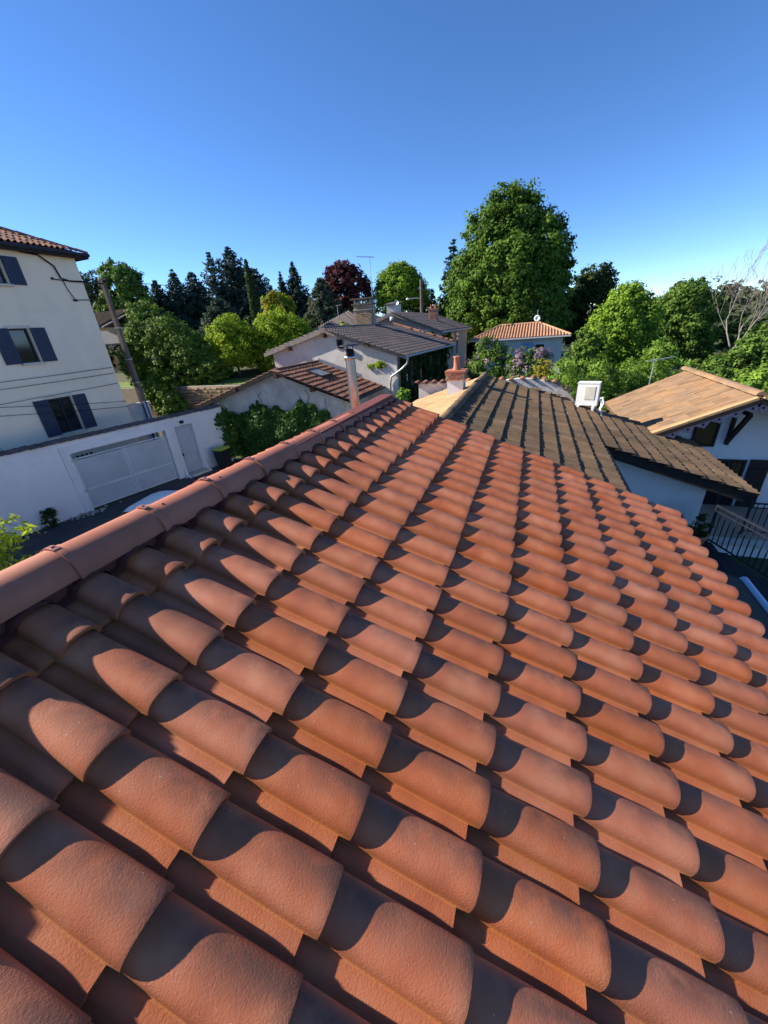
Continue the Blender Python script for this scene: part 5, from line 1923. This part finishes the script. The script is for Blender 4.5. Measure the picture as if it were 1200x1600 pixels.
# fretwork barge boards
for sgn, xe, an in ((-1, ex, ca), (1, er, ca2)):
    d_ = Vector((sgn * math.cos(an), 0, -math.sin(an)))
    dn_ = Vector((-sgn * math.sin(an) * sgn * sgn, 0, -math.cos(an)))
    if sgn < 0:
        dn_ = Vector((math.sin(an), 0, -math.cos(an)))
    else:
        dn_ = Vector((-math.sin(an), 0, -math.cos(an)))
    L_ = abs(xe - cxr) / math.cos(an)
    o0 = Vector((cxr, ya - .075, ctz - .07))
    pts = [o0, o0 + d_ * L_]
    low = []
    n_ = int(L_ / 0.30)
    for k in range(n_):
        for q in range(7):
            f = (k + q / 6) / n_
            low.append(o0 + d_ * (L_ * (1 - f)) + dn_ * (0.10 + 0.10 * math.sin(math.pi * q / 6) + (0.04 if q == 3 else 0)))
    g = Geo().prism(pts + low, (0, 0.03, 0))
    bb_ = g.build('barge_board', M['lilac_wood'], clr)
    g = Geo()
    for k in range(n_):
        p = o0 + d_ * (L_ * (k + .5) / n_) + dn_ * 0.125 + V(0, -.004, 0)
        g.tube([p, p + V(0, .002, 0)], 0.03, 10)
    g.build('fret_hole', M['dark'], bb_)
    g = Geo().bar(o0 + V(0, -.02, -.005), o0 + d_ * L_ + V(0, -.02, -.005), 0.04, 0.10)
    g.build('barge_cap', M['black_wood'], bb_)
# carved brackets
for x, z, ln2 in ((5.18, -2.28, .62), (6.68, -1.78, .75)):
    g = Geo()
    g.bar((x, 12.83, z - ln2), (x + .02, 12.12, z + .16), 0.09, 0.11)
    g.bar((x, 12.80, z - ln2 - .06), (x, 12.80, z + .1), 0.09, 0.08)
    g.bar((x + .02, 12.1, z + .16), (x, 12.82, z + .16), 0.08, 0.08)
    g.build('bracket', M['black_wood'], cl)


def cwin(x0, x1, z0, z1, split=False):
    g = Geo()
    fw = 0.06
    y = 12.83
    g.box((x0 + fw / 2, y, (z0 + z1) / 2), (fw, 0.07, z1 - z0))
    g.box((x1 - fw / 2, y, (z0 + z1) / 2), (fw, 0.07, z1 - z0))
    g.box(((x0 + x1) / 2, y, z1 - fw / 2), (x1 - x0 - 2 * fw, 0.07, fw))
    g.box(((x0 + x1) / 2, y, z0 + fw / 2), (x1 - x0 - 2 * fw, 0.07, fw))
    if split:
        g.box(((x0 + x1) / 2, y - .004, (z0 + z1) / 2), (.07, .07, z1 - z0 - 2 * fw))
    f = g.build('window', M['black_wood'], cl)
    Geo().box(((x0 + x1) / 2, 12.835, (z0 + z1) / 2), (x1 - x0 - .11, .02, z1 - z0 - .11)).build('pane', M['glass'], f)
    return f


cwin(5.86, 6.42, -2.66, -1.93)
cwin(6.52, 7.28, -4.45, -3.02, True)
for x0, x1 in ((5.98, 6.44), (7.36, 7.80)):
    so = Geo().box(((x0 + x1) / 2, 12.805, -3.75), (x1 - x0, .045, 1.5)).build('shutter', M['black_wood'], cl)
    Geo().box(((x0 + x1) / 2, 12.772, -3.3), (x1 - x0 - .05, .02, .08)).build('batten', M['black_wood'], so)
    Geo().box(((x0 + x1) / 2, 12.772, -4.2), (x1 - x0 - .05, .02, .08)).build('batten', M['black_wood'], so)
antenna('yagi_antenna', 'small grey antenna on a post behind the chalet roof edge', (5.75, 17.9, -2.6), 1.85, (1, .3, .12), 0.9, 5, 0.35)
# ------------------------------------------------------------------ ivy
class Area:
    def __init__(self, bounds, fn):
        self.bounds, self.fn = bounds, fn

    def __call__(self, u, v):
        return self.fn(u, v)


def wob(u, a=1.0):
    return a * (0.5 * math.sin(u * 1.9) + 0.3 * math.sin(u * 4.7 + 1) + 0.2 * math.sin(u * 9.1 + 2))


# on the outhouse front: u along x from the left corner, v up from the ground
ivt = wthing('ivy', 'thick green ivy covering the lower front of the white outhouse', 'ivy', (-10.5, 16.0, -4.75))
ar = Area((0.0, 7.7, 0.0, 3.3), lambda u, v: v < 2.45 + 0.42 * wob(u + 1.3) - 0.02 * u + (0.28 if 3.0 < u < 6.4 else -0.05 if u > 1.2 else 0.25))
P, Nn, T, ln = wall_leaves(ar, 15000, (-14.5, 16.17, -4.75), (1, 0, 0), (0, 0, 1), (0, -1, 0), 0.075, 4, 0.30)
link('foliage', leaf_mesh('foliage', P, Nn, ln, ln * 0.8, T, LM['ivy'], 9), None, ivt)
ivt2 = wthing('ivy', 'ivy overhanging the end of the white alley wall above the bin', 'ivy', (-13.3, 15.2, -4.75))
P, Nn, T = crown_points([(-13.35, 15.3, -2.6, .35, .7, .55), (-13.2, 15.5, -3.6, .3, .6, .9), (-13.0, 15.6, -4.3, .3, .5, .5)], 3200, 0.2, 31, 20)
link('foliage', leaf_mesh('foliage', P, Nn, 0.075, 0.06, T, LM['ivy'], 8), None, ivt2)
# on the timber side of the grey house: u along y, v up
ivg = wthing('ivy', 'dark ivy hanging in drapes on the timber side of the grey house', 'ivy', (-5.0, 24.5, -4.75))
ar = Area((0.1, 9.2, 0.0, 4.4), lambda u, v: (math.sin(u * 3.3 + 0.5) + 0.5 * math.sin(u * 7.1 + v * 1.3) + 0.45 * math.sin(v * 2.9 + u) > -0.25) and v < 4.45)
P, Nn, T, ln = wall_leaves(ar, 9000, (-5.06, 20.0, -4.75), (0, 1, 0), (0, 0, 1), (1, 0, 0), 0.085, 6, 0.35)
rz_ = np.array(Matrix.Rotation(R(-4.0), 3, 'Z'))
P = (P - np.array([-9.0, 20.0, 0])) @ rz_.T + np.array([-9.0, 20.0, 0])
Nn = Nn @ rz_.T
link('foliage', leaf_mesh('foliage', P, Nn, ln, ln * 0.8, T, LM['dark'], 19), None, ivg)
ivs = wthing('creeper', 'pale green creeper sprig on the grey gable corner', 'creeper', (-6.1, 19.9, -1.2))
P, Nn, T = crown_points([(-6.45, 19.85, -.78, .5, .10, .15), (-6.0, 19.8, -.66, .3, .12, .16)], 420, 0.12, 12, 12)
link('foliage', leaf_mesh('foliage', P, Nn, 0.07, 0.05, T, LM['bright'], 4), None, ivs)
ivb = wthing('creeper', 'bright leafy creeper column at the foot of the grey house side', 'creeper', (-4.6, 19.7, -4.6))
P, Nn, T = crown_points([(-4.75, 19.2, -2.4, .28, .3, .75), (-4.5, 19.3, -3.4, .6, .4, .7)], 1500, 0.2, 14, 20)
link('foliage', leaf_mesh('foliage', P, Nn, 0.09, 0.07, T, LM['bush'], 4), None, ivb)
ivp = wthing('creeper', 'creeper climbing the right corner of the pink gable', 'creeper', (-5.9, 32.1, -0.5))
P, Nn, T = crown_points([(-6.3, 32.1, .1, .5, .2, .55), (-5.55, 33.5, -.6, .25, 1.6, .9), (-5.5, 35.2, -.3, .2, 1.0, .7)], 1800, 0.22, 15, 20)
link('foliage', leaf_mesh('foliage', P, Nn, 0.11, 0.08, T, LM['mid'], 4), None, ivp)


# ------------------------------------------------------------------ trees and shrubs
def gz(x, y):
    return ground_z(x, y) - 0.05


tree('chestnut_tree', 'huge dark green chestnut tree towering over the villa', 'tree', (-2.6, 57.0, gz(-2.6, 57)),
     [(0.0, 0, 8.6, 6.3, 5.5, 5.4), (-3.2, -.5, 6.0, 4.6, 4.5, 4.2), (3.4, -.3, 6.0, 4.6, 4.5, 4.4), (-1.6, -.5, 12.6, 3.4, 3.2, 3.1), (1.4, .3, 14.0, 2.5, 2.5, 2.4), (-0.3, 0, 15.2, 2.0, 2.0, 1.7),
      (3.7, 0, 11.0, 3.0, 3, 3.4), (-4.6, 0, 9.0, 2.6, 2.6, 3.0), (5.2, 0, 8.4, 2.4, 2.6, 3.0), (-5.4, 0, 4.6, 2.4, 3, 2.6), (5.3, 0, 4.4, 2.6, 3, 3.0), (0.2, -2.5, 5.0, 4.0, 3.5, 3.6), (0.6, -2.6, 9.6, 3.6, 3.0, 3.4)],
     92000, 0.195, 'chestnut', 101, clump=0.75, trunk_h=6, trunk_r=0.55, per=34, aspect=0.6, top_z=15.2)
tree('lime_tree', 'round fresh green lime tree right of the villa, lit from the left', 'tree', (7.4, 36.0, gz(7.4, 36)),
     [(0, 0, 3.9, 2.2, 2.2, 2.6), (-.7, -.2, 2.8, 1.8, 1.9, 1.8), (.8, 0, 2.9, 1.9, 1.9, 1.9), (0.1, 0, 5.6, 1.5, 1.5, 1.4), (-.3, -.8, 4.2, 1.7, 1.6, 1.9), (1.2, -.2, 4.5, 1.3, 1.4, 1.5), (-1.2, 0, 4.2, 1.2, 1.3, 1.5)],
     40000, 0.098, 'lime', 102, clump=0.36, trunk_h=2.4, trunk_r=0.22, per=30, aspect=0.6, top_z=2.9)
tree('lime_tree', 'broad half shaded green tree between the round lime and the bare tree', 'tree', (12.4, 41.5, gz(12.4, 41.5)),
     [(0, 0, 4.4, 2.6, 2.4, 3.0), (-1.2, -.2, 3.4, 2.0, 2.0, 2.2), (1.5, 0, 3.2, 2.0, 2.0, 2.3), (0.3, 0, 6.2, 1.7, 1.6, 1.5), (1.4, -.2, 5.4, 1.4, 1.4, 1.5), (-1.3, 0, 5.3, 1.3, 1.3, 1.5)],
     36000, 0.112, 'mid', 103, clump=0.42, trunk_h=2.4, trunk_r=0.25, per=30, aspect=0.6, top_z=2.9)
tree('oak_tree', 'very dark oak tree behind the villa at the right foot of the big chestnut', 'tree', (7.4, 63.0, gz(7.4, 63)), [(0, 0, 5.6, 3.4, 3, 3.8), (-3.0, 0, 4.0, 3.0, 3, 3.6), (1.0, 0, 8.4, 2.3, 2.2, 2.0), (3.2, 0, 4.6, 2.4, 2.4, 3.2), (-.6, 0, 7.6, 2.0, 2.0, 1.8)],
     17000, 0.24, 'dark', 104, clump=0.7, trunk_h=3, trunk_r=0.4, top_z=6.6)
tree('maple_tree', 'rounded bright green tree rising behind the pink house, left of the chestnut', 'tree', (-17.0, 58.0, gz(-17, 58)), [(0, 0, 8.0, 3.3, 3.1, 3.6), (-1.6, 0, 6.4, 2.4, 2.4, 2.8), (1.7, 0, 6.6, 2.5, 2.4, 3.0), (.2, 0, 10.2, 2.0, 2.0, 1.7), (-1.4, 0, 9.0, 1.7, 1.7, 1.7), (1.5, 0, 9.2, 1.6, 1.7, 1.6)],
     28000, 0.165, 'lime', 105, clump=0.6, trunk_h=4, trunk_r=0.35, top_z=8.9)
conifer('pine_tree', 'dark ragged pine behind the left edge of the big chestnut', 'tree', (-10.0, 61.0, gz(-10, 61)), 11.4 - gz(-11, 61), 4.60, 'fir', 106, 26, leaf=0.30, droop=0.15, profile=0.8, dens=0.8)
tree('plum_tree', 'purple leaved plum tree on the skyline left of the antenna', 'tree', (-25.0, 57.0, gz(-25, 57)), [(0, 0, 9.6, 3.2, 2.8, 2.6), (-2.2, 0, 8.4, 1.9, 2, 2.0), (2.2, 0, 8.6, 2.2, 2, 2.0), (.5, 0, 11.4, 2.0, 2, 1.5), (-1.0, 0, 10.9, 1.5, 1.5, 1.4), (2.6, 0, 6.6, 2.2, 2, 2.2), (-1.0, 0, 6.0, 2.6, 2.2, 2.4)],
     8500, 0.22, 'plum', 107, clump=0.5, trunk_h=5, trunk_r=0.3, shell=0.7, per=26, top_z=9.9)
conifer('cedar_tree', 'grey green bushy cedar in front of the purple plum', 'tree', (-22.2, 45.0, gz(-22.2, 45)), 6.8 - gz(-22.2, 45), 3.45, 'greygreen', 108, 24, leaf=0.22, droop=0.2, profile=0.6, dens=1.2)
conifer('spruce_tree', 'narrow dark spruce with a twin top on the skyline', 'tree', (-34.5, 56.0, gz(-34.5, 56)), 9.6 - gz(-34.5, 56), 2.83, 'fir', 109, 26, leaf=0.24)
conifer('spruce_tree', 'taller dark spruce right beside the twin topped one', 'tree', (-32.8, 57.0, gz(-32.8, 57)), 10.8 - gz(-32.8, 57), 4.49, 'fir', 110, 28, leaf=0.26)
conifer('cypress_tree', 'thin pencil cypress among the dark conifers', 'tree', (-25.6, 36.5, gz(-25.6, 36.5)), 7.9 - gz(-25.6, 36.5), 0.60, 'cypress', 111, 46, leaf=0.13, droop=-1.6, profile=0.45, dens=1.6, ragged=0.15)
conifer('pine_tree', 'left of the two tallest open topped pines', 'tree', (-38.0, 46.0, gz(-38, 46)), 11.2 - gz(-38, 46), 3.74, 'fir', 112, 20, leaf=0.24, droop=-0.15, profile=0.75, ragged=0.55, dens=0.8)
conifer('pine_tree', 'right of the two tallest pines, bushy and dark', 'tree', (-37.3, 49.0, gz(-37.3, 49)), 12.0 - gz(-37.3, 49), 4.49, 'fir', 113, 24, leaf=0.26, droop=-0.1, profile=0.6, ragged=0.45)
conifer('fir_tree', 'broad dark fir right of the tallest pines', 'tree', (-33.8, 48.5, gz(-33.8, 48.5)), 9.3 - gz(-33.8, 48.5), 5.08, 'fir', 114, 24, leaf=0.26, profile=0.55)
conifer('fir_tree', 'leftmost pointed dark fir above the big laurel', 'tree', (-39.5, 38.0, gz(-39.5, 38)), 7.8 - gz(-39.5, 38), 3.59, 'fir', 115, 22, leaf=0.22, profile=0.8)
conifer('fir_tree', 'second pointed dark fir above the big laurel', 'tree', (-38.2, 39.6, gz(-38.2, 39.6)), 8.8 - gz(-38.2, 39.6), 3.74, 'fir', 116, 22, leaf=0.22, profile=0.8)
conifer('fir_tree', 'third pointed dark fir beside the tall pines', 'tree', (-37.3, 41.5, gz(-37.3, 41.5)), 8.7 - gz(-37.3, 41.5), 4.03, 'fir', 117, 22, leaf=0.22, profile=0.7)
conifer('fir_tree', 'low dark fir filling the gap under the skyline behind the laurel', 'tree', (-31.5, 38.5, gz(-31.5, 38.5)), 5.2 - gz(-31.5, 38.5), 3.91, 'fir', 118, 18, leaf=0.24, profile=0.5)
conifer('fir_tree', 'low dark fir behind the yellow topped shrub', 'tree', (-27.0, 41.5, gz(-27, 41.5)), 5.0 - gz(-27, 41.5), 3.91, 'fir', 119, 18, leaf=0.24, profile=0.5)
tree('ash_tree', 'dark green round topped tree behind the utility pole', 'tree', (-37.8, 32.3, gz(-37.8, 32.3)), [(0, 0, 7.6, 2.5, 2.4, 2.9), (-1.1, 0, 6.2, 1.9, 1.9, 2.2), (1.3, 0, 6.4, 1.8, 1.8, 2.1), (0, 0, 9.6, 1.6, 1.6, 1.3), (1.1, 0, 8.7, 1.3, 1.3, 1.2)],
     15000, 0.16, 'mid', 120, clump=0.42, trunk_h=4, trunk_r=0.3, top_z=8.8)
tree('acacia_tree', 'wispy pale green tree peeping past the cream house corner', 'tree', (-41.3, 31.6, gz(-41.3, 31.6)), [(0, 0, 8.4, 1.5, 1.5, 2.0), (.8, 0, 7.0, 1.3, 1.3, 1.8), (-.6, 0, 6.4, 1.5, 1.5, 2)], 4200, 0.15, 'greygreen', 121, clump=0.45, trunk_h=4, trunk_r=0.25, per=22, top_z=8.4)
tree('hazel_tree', 'light green loose tree between the pole and the dark firs', 'tree', (-30.8, 27.8, gz(-30.8, 27.8)), [(0, 0, 5.2, 1.7, 1.6, 1.8), (1.2, .5, 4.2, 1.5, 1.4, 1.6), (-1.0, 0, 4.0, 1.4, 1.4, 1.6)], 7000, 0.12, 'mid', 122, clump=0.34, trunk_h=2.5, trunk_r=0.16, top_z=4.7)
tree('golden_shrub', 'yellow topped upright shrub behind the bright green bushes', 'shrub', (-18.3, 29.5, gz(-18.3, 29.5)), [(0, 0, 3.6, 1.5, 1.3, 1.9), (-.9, 0, 3.0, .9, .9, 1.6), (.8, 0, 3.2, 1.0, .9, 1.7), (.1, 0, 4.8, .8, .8, .9)], 9000, 0.10, 'yellow', 123, clump=0.26, trunk_h=2, trunk_r=0.15, mat2='bright', frac2=0.3, top_z=4.4)
tree('maple_bush', 'bright green rounded bush, left of the pair beside the grey house', 'bush', (-16.6, 21.4, gz(-16.6, 21.4)), [(0, 0, 1.55, 1.9, 1.5, 1.6), (-1.2, 0, 1.2, 1.2, 1.1, 1.2), (.7, 0, 1.3, 1.1, 1.0, 1.2), (.1, 0, 2.6, .9, .9, .7), (-.5, 0, 2.2, .8, .8, .7)], 25000, 0.068, 'bright', 124, clump=0.24, trunk_h=1, trunk_r=0.1, per=26, top_z=2.5)
tree('maple_bush', 'taller bright green bush, right of the pair against the grey house', 'bush', (-14.0, 22.6, gz(-14, 22.6)), [(0, 0, 1.8, 2.0, 1.5, 1.9), (1.4, 0, 1.8, 1.4, 1.2, 1.6), (-.9, 0, 1.5, 1.1, 1.1, 1.4), (.2, 0, 3.1, 1.0, 1.0, .8), (1.3, .3, 2.5, .9, .9, .9), (-.6, 0, 2.7, .8, .8, .8)], 28000, 0.072, 'bright', 125, clump=0.26, trunk_h=1, trunk_r=0.1, per=26, top_z=2.6)
tree('maple_bush', 'small bright bush rising over the left slope of the grey house roof', 'bush', (-12.6, 30.6, gz(-12.6, 30.6)), [(0, 0, 3.0, 1.2, 1.2, 1.3), (.7, 0, 2.4, .9, .9, 1.0)], 4200, 0.11, 'bright', 126, clump=0.26, trunk_h=1.5, trunk_r=0.1, per=24, top_z=1.95)
tree('laurel', 'big clipped laurel with a sunlit left side above the stone wall', 'shrub', (-20.9, 20.3, gz(-20.9, 20.3)), [(0, 0, 1.6, 2.7, 1.5, 2.1), (-1.7, 0, 2.0, 1.7, 1.4, 2.0), (2.0, 0, 1.3, 2.0, 1.4, 1.7), (.2, 0, 3.0, 1.8, 1.3, 1.1), (-1.6, 0, 3.2, 1.3, 1.2, 1.0), (3.0, 0, .8, 1.5, 1.2, 1.2), (-2.8, -.2, 1.3, 1.3, 1.2, 1.6), (.6, -.5, .5, 3.2, 0.9, 0.9), (1.6, 0, 2.3, 1.5, 1.2, 1.0)],
     52000, 0.075, 'laurel', 127, clump=0.24, trunk_h=1, trunk_r=0.15, per=26, shell=0.16, top_z=2.6)
tree('laurel', 'leafy green shrub hanging over the stone wall beside the utility pole', 'shrub', (-19.6, 18.0, -4.75), [(0, 0, 2.2, 1.0, .7, 1.1), (-.8, 0, 2.6, .9, .7, 1.0), (.5, 0, 1.6, .8, .7, .9), (-.4, 0, 1.4, 1.0, .7, 1.0)], 8000, 0.09, 'laurel', 128, clump=0.25, trunk_h=1, trunk_r=0.1, per=26, top_z=-0.3)
tree('lilac', 'lilac bush with pinkish purple blossom in front of the villa', 'shrub', (-0.9, 24.5, gz(-.9, 24.5)), [(0, 0, 3.1, 1.3, 1.2, 1.3), (-.8, 0, 2.6, .9, .9, 1.2), (.7, 0, 2.8, .9, .9, 1.2), (-.2, 0, 4.1, .7, .7, .7), (0, -.3, 1.8, 1.3, 1.1, 1.3)], 10000, 0.08, 'mid', 129, clump=0.22, trunk_h=1, trunk_r=0.1, per=22, mat2='lilac', frac2=0.12, top_z=0.2)
tree('lilac', 'lilac bush full of pale mauve blossom, right of the greener one', 'shrub', (1.2, 22.6, gz(1.2, 22.6)), [(0, 0, 2.9, 1.0, .9, 1.1), (.6, 0, 2.6, .7, .7, 1.0), (-.5, 0, 3.4, .7, .7, .7), (.5, 0, 3.6, .6, .6, .6)], 8000, 0.07, 'mid', 130, clump=0.2, trunk_h=1, trunk_r=0.1, per=22, mat2='lilac', frac2=0.36, top_z=-0.3)
for k, (x, y, w, h, lab, mt) in enumerate(((2.7, 18.0, 1.6, 3.2, 'bright green bush behind the white gable parapet', 'bush'), (4.1, 18.6, 1.7, 3.1, 'feathery bright bush behind the outdoor unit', 'bush'), (5.1, 19.0, 1.5, 3.0, 'leafy bush right of the outdoor unit, left of the antenna', 'bush'), (6.2, 19.6, 1.8, 3.6, 'highest green bush behind the small antenna and chalet roof', 'bush'), (1.9, 19.5, 1.2, 3.1, 'yellowish tuft of shrub beside the villa corner', 'yellow'))):
    tree('garden_bush', lab, 'bush', (x, y, gz(x, y) - .3), [(0, 0, (h := h * 1.36) * .55, w * .6, w * .55, h * .42), (-w * .35, 0, h * .5, w * .4, w * .4, h * .36), (w * .35, .1, h * .55, w * .42, w * .4, h * .38), (0, 0, h * .85, w * .35, w * .35, h * .2)], 6500, 0.07, mt, 131 + k, clump=0.2, trunk_h=1.2, trunk_r=0.07, per=20, aspect=0.38)
tree('yew', 'dark green shrub at the right corner of the villa', 'shrub', (4.9, 32.0, gz(4.9, 32)), [(0, 0, 2.4, 1.3, 1.2, 2.0), (.5, 0, 3.3, .8, .8, 1.0), (-.5, 0, 1.6, 1.1, 1.0, 1.4)], 7000, 0.10, 'laurel', 140, clump=0.28, trunk_h=1, trunk_r=0.12, top_z=0.1)
tree('undergrowth_shrub', 'mixed green thicket under the bare tree', 'shrub', (14.8, 33.0, gz(14.8, 33)), [(0, 0, 2.2, 2.6, 2, 2.0), (-2.0, 0, 1.8, 1.8, 1.8, 1.6), (2.2, 0, 2.4, 2.2, 2, 2.1), (.4, 0, 3.6, 1.4, 1.3, 1.1)], 11000, 0.13, 'mid', 141, clump=0.4, trunk_h=1, trunk_r=0.12, top_z=-0.6)
tree('undergrowth_shrub', 'pale green thicket at the right edge below the hillside', 'shrub', (20.5, 40.0, gz(20.5, 40)), [(0, 0, 2.8, 3, 2.4, 2.6), (-2.4, 0, 2.2, 2, 2, 2.0), (2.4, 0, 3.6, 2.4, 2, 2.8), (-1, 0, 4.2, 1.6, 1.6, 1.5)], 11000, 0.16, 'greygreen', 142, clump=0.5, trunk_h=1, trunk_r=0.15, mat2='lime', frac2=0.3, top_z=1.0)
tree('sapling', 'bright young sapling right of the chalet ridge', 'shrub', (11.9, 24.5, gz(11.9, 24.5)), [(0, 0, 2.5, .8, .7, .6), (.5, 0, 2.9, .5, .5, .4), (-.5, 0, 2.2, .5, .5, .5)], 1300, 0.12, 'bush', 143, clump=0.24, trunk_h=1.8, trunk_r=0.05, per=16, top_z=-1.9)
tree('near_shrub', 'sunlit yellow green shrub behind the near end of the ridge', 'shrub', (-6.5, 2.45, -4.25), [(0, 0, 2.45, .62, .62, .55), (.25, .25, 2.75, .38, .38, .3), (-.3, -.2, 3.15, .22, .22, .5), (.1, -.45, 3.3, .35, .35, .45), (-.2, .1, 1.6, .7, .7, .9)], 2200, 0.085, 'bright', 144, clump=0.2, trunk_h=2.2, trunk_r=0.05, per=14, aspect=0.26)
tree('wall_shrub', 'small dark shrub at the foot of the white alley wall', 'shrub', (-14.75, 7.2, -4.75), [(0, 0, .3, .28, .28, .36), (.1, .15, .55, .16, .16, .2)], 700, 0.045, 'dark', 145, clump=0.1, trunk_h=.4, trunk_r=0.02, per=14)


# the leafless tree
def bare_tree(name, label, loc, h, seed):
    r = random.Random(seed)
    o = thing(name, label, 'tree', loc)
    gt_, gb_ = Geo(), Geo()

    def grow(p, d, L_, rad, depth):
        pts, rs = [p], [rad]
        q = p
        for k in range(3):
            d2 = (d + Vector((r.uniform(-.16, .16), r.uniform(-.16, .16), r.uniform(-.02, .14)))).normalized()
            q = q + d2 * L_ / 3
            pts.append(q)
            rs.append(rad * (1 - .14 * (k + 1)))
            d = d2
        (gt_ if depth == 0 else gb_).tube(pts, rs, 7 if depth < 2 else 4, caps=False)
        if depth >= 6:
            return
        n = 3 if depth in (0, 1, 2, 3) else 2
        for k in range(n):
            a = 2 * math.pi * (k + r.random() * .7) / n
            s_ = d.orthogonal().normalized()
            u = d.cross(s_)
            sp = r.uniform(.30, .62)
            nd = (d * math.cos(sp) + (s_ * math.cos(a) + u * math.sin(a)) * math.sin(sp) + Vector((.10, 0, .12))).normalized()
            grow(pts[r.choice((2, 3))] if depth else pts[3], nd, L_ * r.uniform(.62, .82), max(rs[-1] * .68, .009), depth + 1)

    grow(Vector((0, 0, -.3)), Vector((.12, 0, 1)).normalized(), h * .33, h * .018, 0)
    link('trunk', gt_.mesh('trunk'), M['bark_pale'], o)
    link('branches', gb_.mesh('branches'), M['bark_pale'], o)
    return o


bare_tree('bare_tree', 'leafless grey tree standing up against the sky at the right', (15.4, 37.5, gz(14.9, 37.5)), 9.6, 3)

# far wood on the hills and the dark belt of trees behind the gardens
def wood(name, label, spots, n_per, leaf, mats, seed):
    r = random.Random(seed)
    Ps, Ns, Ts = [], [], []
    for k, (x, y, w, h) in enumerate(spots):
        z = ground_z(x, y)
        P, Nn, T = crown_points([(x, y, z + h * .5, w * .5, w * .5, h * .5), (x + w * .2, y, z + h * .35, w * .4, w * .4, h * .35), (x - w * .2, y, z + h * .4, w * .4, w * .4, h * .38)], n_per, w * .11, seed + k, 24)
        Ps.append(P); Ns.append(Nn); Ts.append(T * .7 + r.random() * .3)
    P, Nn, T = np.concatenate(Ps), np.concatenate(Ns), np.concatenate(Ts)
    o = link(name, leaf_mesh(name, P, Nn, leaf, leaf * .6, T, LM[mats], seed), None)
    return tag(o, label, 'wood', kind='stuff')


r_ = random.Random(77)
sp = []
for k in range(70):
    x = r_.uniform(30, 190)
    y = r_.uniform(105, 240)
    sp.append((x, y, r_.uniform(7, 12), r_.uniform(6, 12)))
wood('far_wood', 'wooded hillside in the distance at the right', sp, 420, 0.62, 'far', 300)
sp = []
for k in range(46):
    x = r_.uniform(-75, 2)
    y = r_.uniform(62, 78) - max(0, -x - 20) * 0.45
    sp.append((x, y, r_.uniform(5, 8), r_.uniform(5.0, 7.5)))
for k in range(16):
    sp.append((r_.uniform(10, 60), r_.uniform(60, 90), r_.uniform(5, 8), r_.uniform(4.0, 7.0)))
wood('dark_treeline', 'dark belt of trees closing the view behind the gardens', sp, 560, 0.30, 'dark', 400)
sp = [(x, y, r_.uniform(2.2, 3.4), r_.uniform(2.0, 3.0)) for x, y in ((9, 26), (11, 28), (13.5, 27), (16, 29), (18.5, 31), (22, 34), (9.5, 31), (25, 38), (8.0, 23.5), (10.5, 22))]
wood('hedgerow', 'mixed dark undergrowth behind the chalet and the bushes', sp, 1500, 0.11, 'mid', 500)
sp = [(x, 33 + 0.25 * x + r_.uniform(-1, 1), 3, r_.uniform(2.6, 3.6)) for x in range(-34, -12, 2)]
wood('garden_hedge', 'dark garden hedge below the conifers', sp, 900, 0.14, 'dark', 600)
